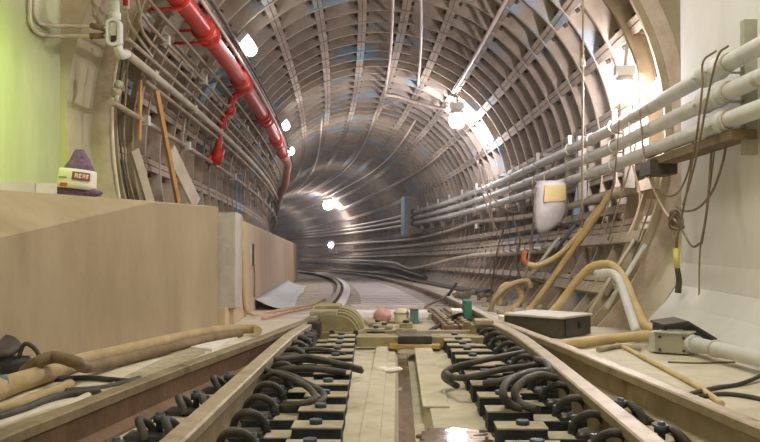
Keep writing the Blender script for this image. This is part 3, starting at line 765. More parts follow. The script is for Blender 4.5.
for i, s in enumerate([5.74]+frange(8.6,28,1.24*1.5)):
    r = rise(s)
    t = thing('pipe_bracket', T(s,2.24,1.2+r), f'pipe bracket holding the three large pipes, {ORD[min(i,19)]} from the camera', 'bracket', 'brackets behind the right wall pipes')
    hi = 2.02 if i==0 else 1.9
    MB().strip([[T(q,a,z+r) for a,z in ((2.16,1.16),(2.16,hi),(2.26,hi),(2.26,1.16))] for q in (s,s+.07)],closed=True).obj('upright', M_gpipe if i else M_gbox, t)
    for z in (1.75,1.565,1.385):
        c = Vector(T(s+.035,2.08,z+r))
        pts = [c+Vector((-.064*math.cos(a),0,.064*math.sin(a))) for a in [math.radians(-80+160*j/8) for j in range(9)]]
        b = MB().tube([c+Vector((.10,0,-.066))]+pts[0:]+[c+Vector((.10,0,.066))],.009,6,2); b.obj('clamp', M_cond, t)
    if i:
        MB().strip([[T(q,a,z+r) for a,z in ((2.05,1.80),(2.05,1.91),(2.09,1.91),(2.09,1.80))] for q in (s,s+.05)],closed=True).obj('hook', M_label, t)
# beam under the pipes near the wall corner
t = thing('support_beam', T(6.9,2.16,1.2), 'dark steel beam under the large pipes at the corner of the white wall', 'beam')
MB().strip([[T(s,a,z) for a,z in ((2.06,1.255),(2.06,1.315),(2.22,1.315),(2.22,1.255))] for s in (5.7,7.55)],closed=True).obj('beam', M_bhose, t)
MB().strip([[T(s,a,z) for a,z in ((2.0,1.17),(2.0,1.28),(2.22,1.28),(2.22,1.17))] for s in (7.25,7.55)],closed=True).obj('end_shoe', M_dbox, t)
# panel where the pipes end
t = thing('pull_box', T(29.6,2.18,1.5), 'tall grey pull box where the three large pipes turn in', 'pull box')
MB().strip([[T(s,a,z) for a,z in ((1.90,1.36),(1.90,2.56),(2.45,2.56),(2.45,1.36))] for s in (29.2,29.9)],closed=True).obj('body', M_panel, t)
MB().strip([[T(s,a,z) for a,z in ((1.80,1.34),(1.80,2.58),(1.92,2.58),(1.92,1.34))] for s in (29.15,29.95)],closed=True).obj('door', M_blue, t)
b = MB()
for z in (1.75,1.565,1.385): b.tube([T(29.3,2.10,z+rise(29)),T(28.9,2.06,z+rise(29))],.085,12,1)
b.obj('pipe_collars', M_blued, t)
for i, z in enumerate((2.05,1.88,1.70)):
    o = MB().tube([T(s,2.14,z+.012*(s-30)) for s in frange(29.9,66,1.5)],.05,8,1).obj('conduit', M_cond)
    tag(o, ('upper','middle','lower')[i]+' conduit running on from the pull box round the bend', 'conduit', 'conduits beyond the pull box')
# long cables lower on the right wall
def along(name, pts, r, m, label, cat, group=None, n=8, sm=8):
    o = MB().tube([T(*p) for p in pts], r, n, sm).obj(name, m); return tag(o,label,cat,group)
gl = 'long cables low on the right wall'
along('wall_cable',[(9,2.26,1.16),(13,2.27,1.17),(16,2.27,1.22),(19.6,2.26,1.32),(24,2.25,1.25),(30,2.2,1.20),(40,2.2,1.3),(60,2.2,1.5)],.045,M_cond,'long cable just below the three large pipes','cable',gl)
along('wall_cable',[(12,2.12,.62),(15,2.08,.60),(18,1.98,.57),(21,1.95,.50),(24,1.88,.36),(27.2,1.76,.22),(29.5,1.76,.30),(33,1.8,.42),(45,1.8,.5),(60,1.8,.6)],.05,M_cond,'long cable dipping in the middle of the right wall','cable',gl)
along('wall_cable',[(24,1.72,.02),(27,1.70,.10),(31,1.74,.22),(38,1.78,.3),(60,1.8,.4)],.06,M_cable,'thick dark cable sagging low behind the far right rail','cable',gl)
along('wall_cable',[(14,1.62,-.03),(18,1.52,-.08),(24,1.45,-.07),(34,1.5,.0),(60,1.5,.0)],.06,M_cable,'thick dark cable on the floor behind the far right rail','cable',gl)
# cable racks: a strip carried along the rings with an arm on each ring
for j, (ang, nm) in enumerate(((104.5,'upper'),(112.5,'middle'),(123.5,'lower'))):
    t = thing('cable_rack', ring(20,ang,2.44), f'{nm} pale cable rack strip with a row of arms along the right wall', 'cable rack', 'cable racks on the right wall')
    rows = []
    for s in frange(9.0+2*(j==2), 50, .62):
        p = [ring(s,ang+da,r) for da,r in ((-1.0,2.44),(-1.0,2.40),(1.0,2.40),(1.0,2.44))]; rows.append(p)
    MB().strip(rows, closed=True).obj('strip', M_lcond, t)
    ends = S_FIRST+RL*4
    for q in range(54):
        s = ends+RL*q+.3
        if s > 44: break
        p = [Vector(ring(s,ang+2.0,2.43)),Vector(ring(s,ang+2.6,2.28)),Vector(ring(s,ang+.6,2.26))]
        if q == 0:
            arm0 = MB().tube(p,.014,6,1).obj('arm', M_lcond, t, origin=ring(s,ang,2.4)); base = (s,)
        else:
            a = arm0.copy(); C.objects.link(a); a.parent = t
            a.location = Vector(ring(s,ang,2.4))-Vector(t.location); a.rotation_euler = rail_rot(s)
# ================================================================ LEFT WALL SERVICES
gc = 'conduits along the left wall'
for i,(ang,r,rad,m,lab) in enumerate(((-62.5,2.30,.016,M_lcond,'thin conduit running highest under the red pipe on the left wall'),
        (-66.5,2.28,.016,M_lcond,'second thin conduit below the red pipe on the left wall'),
        (-69.5,2.28,.016,M_lcond,'third thin conduit below the red pipe on the left wall'),
        (-72.3,2.28,.018,M_lcond,'thin conduit just above the main white conduit on the left wall'),
        (-75.2,2.26,.036,M_lmain,'main white conduit running down from the conduit body'),
        (-77.3,2.29,.020,M_lcond,'conduit tucked right under the main white conduit'),
        (-85.8,2.30,.026,M_lcond,'single conduit running midway between the main conduit and the bench'))):
    st = 7.35 if i in (3,4,6) else 6.9+.25*i
    pts = [ring(s,ang,r) for s in [st]+frange(st+.6,62,1.1)]
    if i < 3:
        a0 = ring(st,ang-1.5,r-.02); pts = [ring(st-.08,ang+26-3*i,r+.02), ring(st-.05,ang+9,r), ring(st+.08,ang+2,r)]+pts[1:]
    tag(MB().tube(pts,rad,8,2).obj('conduit', m), lab, 'conduit', gc)
# flat strips the conduits are clipped to
for i, s in enumerate([8.3+1.24*1.5*k for k in range(14)]):
    t = thing('conduit_strap', ring(s,-70,2.36), f'upright strap clipping the left wall conduits, {ORD[i]} from the camera', 'strap', 'straps behind the left conduits')
    rows = [[ring(q,a,r) for q,r in ((s,2.335),(s,2.36),(s+.06,2.36),(s+.06,2.335))] for a in (-60,-64,-68,-72,-76,-80,-88)]
    MB().strip(rows, closed=True).obj('strip', M_lcond, t)
    for a in (-66.5,-75.2,-85.8):
        p = Vector(ring(s+.03,a,2.29)); b = MB().box((-.035,-.04,-.045),(.05,.04,.045),Matrix.Translation(p)); b.obj('clip', M_gpipe, t)
# conduit body with its riser and the two bent conduits on the green wall
t = thing('conduit_junction', at(115,32,7.05), 'white oval conduit body at the portal with an open cover', 'conduit body')
c = Vector(at(115,33,7.05))
b = MB(); rows=[]
for q in (-.035,.045): rows.append([c+Vector((.052*math.cos(a),q,(.062 if math.sin(a)>0 else -.062)+.045*math.sin(a))) for a in [2*math.pi*k/20 for k in range(20)]])
b.strip(rows, closed=True); b.obj('body', M_pipe, t)
b = MB(); rows=[]
for q in (-.055,-.034):
    rows.append([c+Vector((.056*math.cos(a),q,(.062 if math.sin(a)>0 else -.062)+.050*math.sin(a))) for a in [2*math.pi*k/20 for k in range(20)]])
o_ = [[p for p in r] for r in rows]
inner=[]
for q in (-.034,-.055): inner.append([c+Vector((.036*math.cos(a),q,(.055 if math.sin(a)>0 else -.055)+.030*math.sin(a))) for a in [2*math.pi*k/20 for k in range(20)]])
b.strip(rows+inner+[rows[0]], closed=True, cap=False); b.obj('cover_rim', M_pipe, t)
MB().box(tuple(c+Vector((-.03,-.042,-.08))),tuple(c+Vector((.03,-.036,.08)))).obj('opening', M_gpipe, t)
MB().box(tuple(c+Vector((-.018,-.05,-.085))),tuple(c+Vector((.02,-.04,-.03)))).obj('plug', M_dark, t)
MB().tube([c+Vector((0,.0,.10)),c+Vector((0,0,.35)),c+Vector((.0,0,.9)),c+Vector((0,.0,2.0))],.036,12,2).obj('riser', M_pipe, t)
MB().cyl(c+Vector((0,0,.10)),c+Vector((0,0,.16)),.046,12).obj('hub', M_pipe, t)
MB().tube([c+Vector((.02,0,-.10)),c+Vector((.03,.06,-.16)),Vector(ring(7.4,-75.2,2.26))],.036,12,4).obj('outlet', M_pipe, t)
def wallp(px,py): 
    v = rdir(px,py); d = -2.70/v[0]; return Vector((v[0]*d,d,CAM[2]+v[2]*d))
gw = 'bent conduits on the green wall'
for i,(pix,lab) in enumerate(((((37,-45),(36,5),(38,18),(46,25),(66,26),(92,26)),'upper bent white conduit on the green wall leading to the conduit body'),(((33,-45),(32,12),(34,26),(42,34),(60,36),(92,36)),'lower bent white conduit on the green wall leading to the conduit body'))):
    pts = [wallp(*p)+Vector((.02,0,0)) for p in pix] if 1 else 0
    pts = [Vector((-2.715,p.y,p.z)) if k_<4 else Vector(at(*pix[k_],7.08)) for k_,p in enumerate(pts)]
    e = c+Vector((-.05,.0,.03-.05*i)); 
    pts = pts[:-1]+[(pts[-1]*.5+e*.5), e]
    t = thing('bent_conduit', pts[3], lab, 'conduit', gw)
    MB().tube(pts,.016,8,6).obj('run', M_cond, t)
    MB().cyl(pts[-1]+(pts[-2]-pts[-1]).normalized()*.16, pts[-1]+(pts[-2]-pts[-1]).normalized()*.04,.024,10).obj('coupling', M_old, t)
o = MB().tube([wallp(70,-30),wallp(69,5),wallp(74,19)],.012,6,4).obj('cable', M_cond); tag(o,'short thin cable hanging down the top of the green wall','cable')
t = thing('red_capped_conduit', at(126,5,7.5), 'small conduit drop with a red cap beside the white riser', 'conduit')
a = Vector(at(126,-20,7.5)); q = Vector(at(126,9,7.5)); MB().tube([a,q],.03,10,1).obj('sleeve', M_pale, t)
MB().tube([a+Vector((0,-.012,0)),q+Vector((0,-.012,.02))],.024,10,1).obj('red_cap', M_red, t)
MB().tube([q,q+Vector((.02,.05,-.12)),Vector(ring(8.2,-71.5,2.3))],.014,8,4).obj('lead', M_cond, t)
# upright cables and fittings at the portal edge
for i,(pix,d,r,m,lab) in enumerate((([(119,48),(114,80),(112,120),(114,160),(120,205)],7.6,.016,M_cond,'upright white conduit at the left edge of the iron rings'),
        ([(124,50),(119,90),(119,130),(124,170),(130,205)],7.75,.010,M_cable,'black cable hanging at the left edge of the iron rings'),
        ([(128,55),(126,90),(124,125),(126,165),(134,200)],7.8,.010,M_wire,'brown cable hanging beside the black one at the left portal edge'))):
    tag(MB().tube([at(x,y,d) for x,y in pix],r,8,5).obj('cable',m),lab,'cable')
t = thing('cable_fitting', at(117,88,7.4), 'knobbly beige fitting on the upright conduit at the left portal', 'fitting')
c2 = Vector(at(116,92,7.45)); MB().ell(c2,(.045,.04,.05),12,8,.12).obj('body', M_dust, t); MB().ell(c2+Vector((.025,-.01,.06)),(.04,.035,.035),12,8,.12).obj('knob', M_gbox, t)
MB().cyl(c2+Vector((.01,-.01,-.09)),c2+Vector((.01,-.01,-.03)),.02,10).obj('stem', M_gbox, t)
# timbers
def plank(pix0, pix1, d0, d1, w, th, m, name, label, cat):
    a = Vector(at(*pix0,d0)); b_ = Vector(at(*pix1,d1)); ax=(b_-a).normalized(); sd=Vector((.35,1,0)); sd=(sd-ax*sd.dot(ax)).normalized(); n=ax.cross(sd)
    b=MB(); b.strip([[p+sd*w*i+n*th*j for i,j in ((-.5,-.5),(.5,-.5),(.5,.5),(-.5,.5))] for p in (a,b_)],closed=True)
    return tag(b.obj(name,m),label,cat)
plank((156,90),(178,202),8.5,9.3,.05,.035,M_wood,'timber_pole','orange timber pole leaning on the left rings','timber')
plank((140,80),(139,140),8.1,8.15,.03,.03,M_wood,'timber_strip','thin timber strip standing left of the leaning orange pole','timber')
plank((170,150),(196,204),9.0,9.5,.16,.03,M_cond,'plank','wide pale plank leaning behind the bench right of the orange pole','plank')
plank((134,150),(150,204),8.1,8.3,.12,.03,M_collar,'plank','greenish plank leaning behind the bench left of the orange pole','plank')
# ---------------------------------------------------------------- red pipe
t = thing('red_fire_main', ring(8,-57,2.2), 'long red pipe with flanges running along the upper left of the tunnel', 'red pipe')
A1 = -57.2; RR = 2.24
def rp(s): return Vector(ring(s,A1,RR))
MB().tube([rp(s) for s in frange(5.5,20.6,1.0)],.093,18,2).obj('pipe_run', M_red, t)
for s in (9.05,9.35,11.6,12.0,14.4,14.7,17.2,17.5,19.6):
    d=(rp(s+.1)-rp(s)).normalized(); MB().lathe(rp(s),[(.09,0),(.125,.0),(.125,.05),(.09,.05)],18,d).obj('flange', M_red, t)
e = MB().tube([rp(20.5),rp(21.3)+Vector((.06,0,-.05)),Vector(ring(22.2,-60,2.16)),Vector(ring(23.2,-66,2.12)),Vector(ring(24.5,-72,2.2)),Vector(ring(26.5,-76,2.3))],.09,14,6)
e.obj('bent_run', mat('faded_red', rgb(160,96,84), rgb(186,124,110), .4, .1, 6, .1), t)
for i, s in enumerate((7.95,9.2,12.2,15.2,18.2)):
    h = thing('pipe_hanger', ring(s,A1-6,2.36), f'red arm bracket holding the red pipe to the rings, {ORD[i]} from the camera', 'bracket','red brackets of the red pipe')
    for dz in (0,-.13) if i<2 else (0,):
        a = rp(s)+Vector((0,0,.02+dz)); MB().tube([a+Vector((.02,0,0)),a+Vector((-.40,.02,.0))],.016,8,1).obj('arm', M_red, h)
    MB().lathe(rp(s),[(.096,-.03),(.108,-.03),(.108,.03),(.096,.03)],18,(0,1,0)).obj('ring_clamp', M_red, h)
for i,(dx,lab,m) in enumerate(((.15,'pale conduit running beside the red pipe',M_pcond),(.21,'dark cable running beside the red pipe and its pale conduit',M_cable))):
    tag(MB().tube([Vector(ring(s,A1+4.2+2.0*i,RR+.03)) for s in frange(6.5,24,1)],.018,8,2).obj('conduit',m),lab,'conduit')
t = thing('red_valve_branch', ring(12.1,-70,2.2), 'red branch pipe with valve dropping below the red pipe', 'valve')
P=[Vector(at(x,y,12.0)) for x,y in ((243,92),(233,98),(229,112),(221,122),(219,140),(217,158))]
MB().tube(P,.045,12,4).obj('drop', M_red, t)
for (x,y,rx) in ((230,110,.075),(221,124,.08),(216,155,.085)):
    MB().ell(Vector(at(x,y,11.97)),(rx,rx*.8,rx),12,8).obj('valve_body', M_red, t)
MB().cyl(Vector(at(220,148,11.9)),Vector(at(215,164,11.9)),.075,12).obj('valve_outlet', M_red, t)
MB().lathe(Vector(at(210,160,11.85)),[(.03,-.02),(.07,-.02),(.07,.02),(.03,.02)],12,(.6,-.8,.1)).obj('cap', M_red, t)
# pale blue spray marks cover a few pans of the lining, kept as painted plates on the left
for i,(sg,a0,a1,lab) in enumerate(((11.5,-37,-33,''),(11.5,-50,-38,''),)):
    pass
t = thing('blue_bracket', ring(10.6,-67,2.3), 'pale blue steel bracket beside the red pipe', 'bracket')
b=MB().tube([at(222,68,11),at(213,84,11)],.04,4,1); b.obj('arm', M_blue, t)
b=MB().tube([at(213,84,11),at(205,92,10.9),at(200,104,10.9)],.05,4,1); b.obj('plate', M_blue, t)
# ================================================================ CEILING CONDUITS
gcc='pale conduits along the crown'
along('ceiling_conduit',[(8.5,TC+.02,ZC+2.37),(12.1,.032,3.982),(15.5,.13,3.975),(18.9,.225,3.961)],.022,M_pcond,'left of the three pale conduits along the crown','conduit',gcc)
along('ceiling_conduit',[(8.5,.10,3.98),(11.9,.399,3.933),(14.5,.58,3.885),(17.1,.755,3.831)],.022,M_pcond,'middle of the three pale conduits along the crown','conduit',gcc)
tag(MB().tube([ring(s,36.8-.9,2.37) for s in frange(8.2,16.2,.8)],.028,8,2).obj('ceiling_conduit',M_pcond),'right of the three pale conduits along the crown, ending at a lamp','conduit',gcc)
tag(MB().tube([ring(18.9,7.4,2.38),ring(18.9,14,2.4),ring(18.8,22,2.38),ring(18.2,32,2.36),ring(17.4,39,2.34)],.03,8,5).obj('cross_conduit',M_pcond),'pale conduit crossing the crown to the hanging lamp','conduit')
tag(MB().tube([at(383,106,20.4),at(398,101.5,20.3),at(416,101.5,20),at(430,105,19.6),at(443,105,19)],.028,8,5).obj('cross_conduit',M_pcond),'wavy pale conduit just below the one crossing the crown','conduit')
for i,(ang,lab) in enumerate(((-24,'a thin cable'),(7.5,'a thin cable'),(28,'a thin cable'),(50,'a thin cable'))):
    tag(MB().tube([ring(s,ang+2*math.sin(s*.21+i),2.36) for s in frange(20.5,60,1.4)],.024,6,2).obj('crown_cable',(M_pcond,M_cond)[i%2]),('leftmost','second','third','rightmost')[i]+' of the four thin cables along the crown past the bend','cable','thin cables on the far crown')
# blue painted pans: plates of colour on single pans as in the photograph
# ================================================================ HANGING THINGS ON THE RIGHT
t = thing('standpipe', at(582,228,8.3), 'thin upright pale pole in front of the large pipes', 'pole')
p0=Vector(at(583,-14,8.2)); p1=Vector(at(583,40,8.22)); p2=Vector(at(582,228,8.3)); MB().tube([p0,p1,(p1+p2)/2,p2],.010,8,3).obj('pole', M_lcond, t)
MB().cyl(at(583,58,8.22),at(583,66,8.22),.020,10).obj('coupling', M_pcond, t)
t = thing('plastic_bag', at(551,185,10.4), 'milky plastic bag with a yellow tag hanging below the large pipes', 'bag')
c=Vector(at(551,206,10.4)); b=MB(); rows=[]; K=.84
prof=[(.175,.29),(.205,.25),(.21,.16),(.225,.06),(.22,-.06),(.20,-.16),(.13,-.25),(.05,-.31)]
for i,(w,z) in enumerate(prof):
    cx=[.0,.0,.0,.0,-.01,-.03,-.07,-.11][i]
    rows.append([c+Vector((cx+K*w*math.copysign(abs(math.cos(a))**.6,math.cos(a))*(1+.07*math.sin(5*a+2.3*i)+.04*math.sin(9*a+i)),.5*K*w*math.sin(a)*(1+.1*math.cos(5*a+2*i)),z)) for a in [2*math.pi*k/20 for k in range(20)]])
b.strip(rows,closed=True,smooth=True); b.obj('sack', M_plast, t)
MB().strip([[c+Vector((x,y,z)) for x,z in ((-.10,.04),(-.085,.235),(.15,.24),(.15,.06))] for y in (-.110,-.085)],closed=True).obj('yellow_tag', M_ytag, t)
MB().tube([c+Vector((-.06,0,.25)),c+Vector((-.08,.0,.34)),c+Vector((.0,.05,.42))],.01,6,4).obj('tie', M_wire, t)
def hang(pix, d, r, m, name, label, cat, group=None, n=7):
    ds = [d[1]*900/(x-398) for x,y in pix] if isinstance(d,tuple) else d if isinstance(d,list) else [d]*len(pix)
    return tag(MB().tube([at(x,y,q) for (x,y),q in zip(pix,ds)],r,n,6).obj(name,m),label,cat,group)
gy='long yellow hoses leaning on the lower right rings'
hang([(609,195),(590,225),(560,268),(535,303),(527,312)],[9.15,9.3,9.6,9.8,9.8],.034,M_yhose,'hose','long straight yellow hose leaning on the right rings','hose',gy,12)
hang([(600,206),(588,222),(574,240),(557,256),(538,265),(527,264)],[9.35,9.4,9.5,9.6,9.7,9.7],.028,M_yhose,'hose','yellow hose curving to an orange end under the plastic bag','hose',gy,12)
hang([(527,264),(523.5,259),(525,250)],9.7,.030,M_orange,'hose_end','orange end cap on the curving yellow hose','cap',None,12)
hang([(548,316),(560,303),(575,283),(590,268),(605,264),(617,269),(627,285),(635,305),(645,325),(660,332)],[8.0,8.0,7.95,7.85,7.7,7.5,7.2,6.9,6.4,6.1],.034,M_yhose,'hose','yellow hose arching over and down to the junction box','hose',gy,12)
hang([(597,274),(611,273),(619,280),(624,293),(630,312),(637,333)],[7.55,7.4,7.2,7.0,6.7,6.35],.034,M_pipe,'bent_pipe','bluish grey pipe bent down beside the arching yellow hose','pipe',None,12)
hang([(499,305),(500,290),(509,284),(520,290),(520,302),(505,312)],[10.3]*6,.03,M_yhose,'hose','tan hose bending up at the foot of the right rings','hose',None,10)
hang([(490,312),(496,296),(512,284),(527,281),(531,288)],[10.2]*5,.03,M_hose,'hose','second tan hose beside the bent one at the foot of the right rings','hose',None,10)
gh='thin wires hanging on the right'
wires=[([(655,168),(650,205),(640,235),(632,262)],8.0,.0075,M_wire,'brown wire hanging before the rings left of the white wall'),
 ([(716,51),(703,62),(702,90),(696,140),(688,185),(680,225),(676,245)],('x',2.0),.0075,M_wire,'wire looped over the top pipe and falling to the yellow sleeve'),
 ([(728,46),(718,56),(708,95),(698,150),(690,182),(683,205)],('x',2.0),.0075,M_wire,'second wire looped over the top pipe at the white wall'),
 ([(727,140),(722,165),(712,192),(698,208),(684,211),(676,206)],('x',2.2),.009,M_wire,'upper drooping wire against the white wall'),
 ([(712,142),(708,200),(702,240),(700,243),(692,246),(682,230),(678,220)],('x',2.18),.009,M_wire,'lower drooping wire against the white wall'),
 ([(717,130),(707,210),(700,250),(699,310)],('x',2.24),.006,M_wire,'thinnest straight wire hanging down the white wall'),
 ([(640,110),(645,160),(655,185),(668,196),(680,190),(690,165),(694,130)],[7.6,7.5,7.3,7.2,7.0,6.8,6.6],.0075,M_wire,'wire drooping from the lamp to the large pipes'),
 ([(638,60),(640,110),(643,150),(650,180),(664,210),(676,222)],[7.9,7.8,7.6,7.5,7.3,7.0],.0075,M_cord,'pale cord falling from the nearest lamp to the wire knot'),
 ([(620,100),(618,140),(612,190),(600,230)],8.3,.0075,M_wire,'wire falling straight below the nearest lamp'),
 ([(632,105),(636,140),(626,180),(615,215),(608,240)],8.2,.0075,M_wire,'wire crossing behind the yellow hose below the nearest lamp'),
 ([(628,110),(632,160),(640,200),(628,236)],8.1,.009,M_cord,'pale cord dangling between the large pipes and the lower rings')]
for pix,d,r,m,lab in wires: hang(pix,d,r,m,'wire',lab,'wire',gh)
t = thing('cable_knot', at(677,222,7.0), 'knot of wires with a yellow sleeve hanging at the wall corner', 'cable')
c=Vector(at(676,222,6.95)); b=MB()
for k in range(4): b.tube([c+Vector((.05*math.cos(a+k),.03*math.sin(a*2+k),.06*math.sin(a)+.01*k)) for a in [2*math.pi*j/10 for j in range(11)]],.008,6,3)
b.obj('coil', M_wire, t)
MB().tube([at(676,235,6.95),at(677,250,6.95)],.012,8,1).obj('lead', M_wire, t)
MB().tube([at(676,248,6.95),at(677,268,6.95)],.022,10,1).obj('yellow_sleeve', M_yel2, t)
MB().tube([at(677,267,6.95),at(679,280,6.95),at(678,293,6.95)],lambda q:.020+.006*q,10,3).obj('plug', M_dbox, t)
gf='pale cords drooping by the far pipes'
for pix,d,r,m,lab in (([(478,160),(482,190),(490,215),(497,230)],16.5,.014,M_cord,'left pale cord drooping by the far pipes'),
 ([(481,165),(487,190),(492,215),(494,232)],16.4,.014,M_cord,'pale cord crossing the left drooping one by the far pipes'),
 ([(492,195),(500,205),(512,212),(520,210)],15.5,.014,M_cord,'short pale cord looping between the far pipes')):
    hang(pix,d,r,m,'cord',lab,'cord',gf)
for pix,d,lab in (([(508,215),(500,240),(495,265),(490,300)],[13.5,13.2,13,12.8],'upright dark cable before the racks on the right'),([(512,215),(520,240),(516,262),(525,290)],[12.8,12.4,12,11.5],'dark cable slanting past the racks to the tan hoses'),([(532,180),(534,215),(530,250),(524,285)],[10.8,10.8,10.6,10.4],'dark cable hanging beside the plastic bag')):
    hang(pix,d,.014,M_wire,'wire',lab,'wire')
for i,(x,y,d,lab) in enumerate(((477,226,19.0,'small white insulator on the long cable below the pipes'),(540,190,10.5,'small white insulator right behind the plastic bag'))):
    t = thing('insulator', at(x,y,d), lab, 'insulator'); c=Vector(at(x,y,d))
    MB().lathe(c,[(.03,-.06),(.06,-.04),(.035,-.01),(.06,.01),(.03,.05)],12).obj('body', M_label, t)
    MB().cyl(c+Vector((0,.02,0)),c+Vector((.12,.1,0)),.015,8).obj('pin', M_steel, t)
# lean bars on the lower right rings
gs='steel bars leaning on the lower right rings'
for i,(a,b_,d0,d1,r,lab) in enumerate((((560,236),(520,290),10.4,10.6,.022,'pale bar leaning beneath the plastic bag'),((645,245),(606,308),7.8,7.5,.02,'pale bar lying along the nearest ring below the wire knot'),((634,240),(590,312),8.0,7.9,.018,'thin bar beside the one along the nearest ring'),((575,225),(548,262),9.5,9.8,.02,'short bar between the two leaning yellow hoses'))):
    tag(MB().tube([at(*a,d0),at(*b_,d1)],r,8,1).obj('steel_bar',(M_gpipe,M_pipe,M_cond,M_blued)[i]),lab,'bar',gs)
gq='horizontal rails across the lower right rings'
for i,(ang,s0_,s1_,lab) in enumerate(((100,8.1,10.8,'upper flat bar bolted across the nearest right rings'),(112,8.0,11.0,'middle flat bar bolted across the nearest right rings'),(125,8.2,10.6,'lower flat bar bolted across the nearest right rings'))):
    rows=[[ring(s,ang+da,r) for da,r in ((-1.3,2.45),(-1.3,2.41),(1.3,2.41),(1.3,2.45))] for s in frange(s0_,s1_,.3)]
    tag(MB().strip(rows,closed=True).obj('flat_bar',M_dust),lab,'bar',gq)
# rubble at the foot of the right rings
random.seed(4); b=MB()
for i in range(42):
    s=random.uniform(8,15); x=random.uniform(1.05,1.7); r=random.uniform(.025,.08)
    p=T(s,x,Z0+r*.5); b.ell(p,(r,r*1.2,r*.8),7,5,.22)
o=b.obj('rubble',M_dust); tag(o,'loose pale rubble along the foot of the right rings','rubble',kind='stuff')

# ================================================================ LAMPS
def bulb(px,py,d,size,label,M_lamp):
    c=Vector(at(px,py,d)); t=thing('tunnel_lamp', c, label,'lamp','bulb lamps along the tunnel')
    MB().lathe(c+Vector((0,0,-size)),[(.25*size,0),(.75*size,.25*size),(size,.8*size),(.95*size,1.4*size),(.7*size,1.9*size),(.5*size,2.0*size)],16).obj('glass_globe',M_lamp,t)
    MB().lathe(c+Vector((0,0,size)),[(.72*size,-.1*size),(.95*size,0),(1.0*size,.5*size),(.6*size,.7*size),(.25*size,.8*size)],16).obj('cap',M_gpipe,t)
    MB().box(tuple(c+Vector((-size*1.1,-size*.5,size*1.75))),tuple(c+Vector((size*1.1,size*.8,size*2.9))),None,bev=.01).obj('junction_cover',M_pipe,t)
    b=MB()
    for k in range(6):
        a=2*math.pi*k/6; u=Vector((math.cos(a),math.sin(a),0))
        b.tube([c+u*size*1.0+Vector((0,0,size)),c+u*size*1.22+Vector((0,0,0)),c+u*size*.9+Vector((0,0,-size*.9)),c+Vector((0,0,-size*1.25))],.005,5,3)
    b.obj('wire_guard',M_gpipe,t)
    MB().cyl(c+Vector((0,0,size*2.8)),c+Vector((.05,.05,size*2.8+.35)),.018,8).obj('stem',M_gpipe,t)
    return t
bulb(625,92,8.5,.085,'nearest bulb lamp, glaring above the large pipes on the right',M_lamp)
bulb(457,121,16.9,.12,'bulb lamp hanging under the crown before the bend',M_lamp2)
bulb(328,205,46.0,.22,'far bulb lamp glaring on the wall of the bend',M_lamp3)
t=thing('signal_lamp',at(331,245,46),'tiny low lamp on the far wall of the bend','lamp'); c=Vector(at(331,245,46))
MB().ell(c,(.13,.1,.13),12,8).obj('lens',M_spark,t); MB().box(tuple(c+Vector((-.18,.05,-.3))),tuple(c+Vector((.18,.3,.25))),bev=.02).obj('housing',M_steel,t)
for i,(s,ang) in enumerate(((11.06,-48.4),(17.44,-48.9),(21.2,-50.2))):
    c=Vector(ring(s,ang,2.27)); th=max(0,(s-S0)/RC)
    a=math.radians(ang); n=Vector((-math.sin(a),0,-math.cos(a)))                # toward the axis
    up=Vector((0,1,0)); sd=n.cross(up)
    M=Matrix.Translation(c)@Matrix.Rotation(th,4,'Z')@Matrix(((sd.x,0,n.x,0),(sd.y,1,n.y,0),(sd.z,0,n.z,0),(0,0,0,1)))
    t=thing('tube_lamp',c,('nearest','middle','farthest')[i]+' of the white tube lamps beside the red pipe','lamp','tube lamps beside the red pipe')
    L_=.62
    b=MB(); rows=[]
    for q,k in ((-L_/2,.3),(-L_/2+.03,.8),(-L_/2+.09,1),(L_/2-.09,1),(L_/2-.03,.8),(L_/2,.3)):
        rows.append([M@Vector((.075*k*math.cos(x),q,.02+.055*k*math.sin(x))) for x in [2*math.pi*j/14 for j in range(14)]])
    b.strip(rows,closed=True,smooth=True); b.obj('diffuser',M_tube,t)
    MB().box((-.09,-L_/2-.05,-.09),(.09,L_/2+.05,-.02),M,bev=.01).obj('housing',M_gpipe,t)
    b=MB(); b.tube([M@Vector((0,-.2,-.05)),M@Vector((0,-.2,-.2))],.015,6,1); b.tube([M@Vector((0,.2,-.05)),M@Vector((0,.2,-.2))],.015,6,1); b.obj('hangers',M_gpipe,t)

# ================================================================ LIGHT
def light(kind,name,loc,energy,color=(1,1,1),size=.2,rot=None,**kw):
    d=bpy.data.lights.new(name,kind); d.energy=energy; d.color=color
    if kind=='AREA': d.shape='RECTANGLE'; d.size=size; d.size_y=kw.get('size_y',size)
    else: d.shadow_soft_size=size
    o=bpy.data.objects.new(name,d); C.objects.link(o); o.location=loc
    if rot: o.rotation_euler=rot
    return o
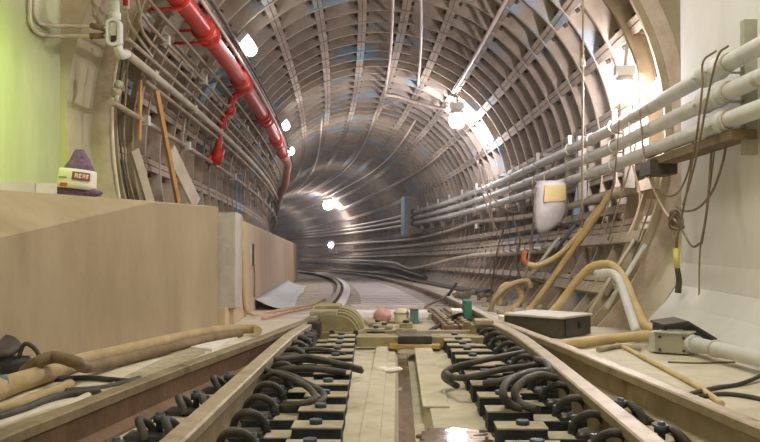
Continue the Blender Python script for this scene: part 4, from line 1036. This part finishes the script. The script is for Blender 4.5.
# lamps of the chamber behind and above the camera
light('POINT','chamber_lamp',(-.6,-.6,4.3),115,(1,.93,.84),.45)
light('POINT','chamber_lamp',(.5,5.0,4.7),270,(1,.95,.88),.45)
gs_ = light('SPOT','green_signal',(-2.0,4.55,2.5),330,(.62,1,.03),.25)
gs_.rotation_euler = (Vector((-2.74,5.65,1.8))-gs_.location).to_track_quat('-Z','Y').to_euler(); gs_.data.spot_size = math.radians(52); gs_.data.spot_blend = .9
# unseen fill points near the tunnel axis, added to brighten the far stretch
for s,e in ((22,110),(33,65),(44,65),(58,110)): light('POINT','tunnel_fill',T(s,-.3,2.6),e,(1,.93,.92),.5)
w=bpy.data.worlds.new('World'); bpy.context.scene.world=w; w.use_nodes=True
w.node_tree.nodes['Background'].inputs[0].default_value=(.8,.85,1,1); w.node_tree.nodes['Background'].inputs[1].default_value=.0
# ================================================================ HAZE
if HAZE:
    hm = bpy.data.materials.new('tunnel_haze'); hm.use_nodes=True; nt=hm.node_tree; nt.nodes.remove(nt.nodes['Principled BSDF'])
    v=nt.nodes.new('ShaderNodeVolumeScatter'); v.inputs['Density'].default_value=HAZE; v.inputs['Anisotropy'].default_value=.45; v.inputs['Color'].default_value=(1,.97,.98,1)
    nt.links.new(v.outputs[0],nt.nodes['Material Output'].inputs['Volume'])
    o=MB().box((-16,7.9,-2.5),(2.9,72,4.4)).obj('dust_haze',hm); tag(o,'thin dusty haze hanging in the tunnel air around the lamps','haze',kind='stuff')
# ================================================================ CAMERA
cd=bpy.data.cameras.new('camera'); co=bpy.data.objects.new('camera',cd); C.objects.link(co)
cd.sensor_fit='HORIZONTAL'; cd.sensor_width=36; cd.lens=36*F/760; cd.clip_start=.05; cd.clip_end=300
co.location=CAM; co.rotation_euler=(math.pi/2+PIT,0,YAW)
sc=bpy.context.scene; sc.camera=co
vs=sc.view_settings; vs.view_transform='Standard'; vs.look='None'; vs.gamma=1; vs.use_curve_mapping=False; vs.exposure=0.0
sc.cycles.use_denoising=True; sc.cycles.max_bounces=8; sc.cycles.diffuse_bounces=5; sc.cycles.sample_clamp_indirect=6
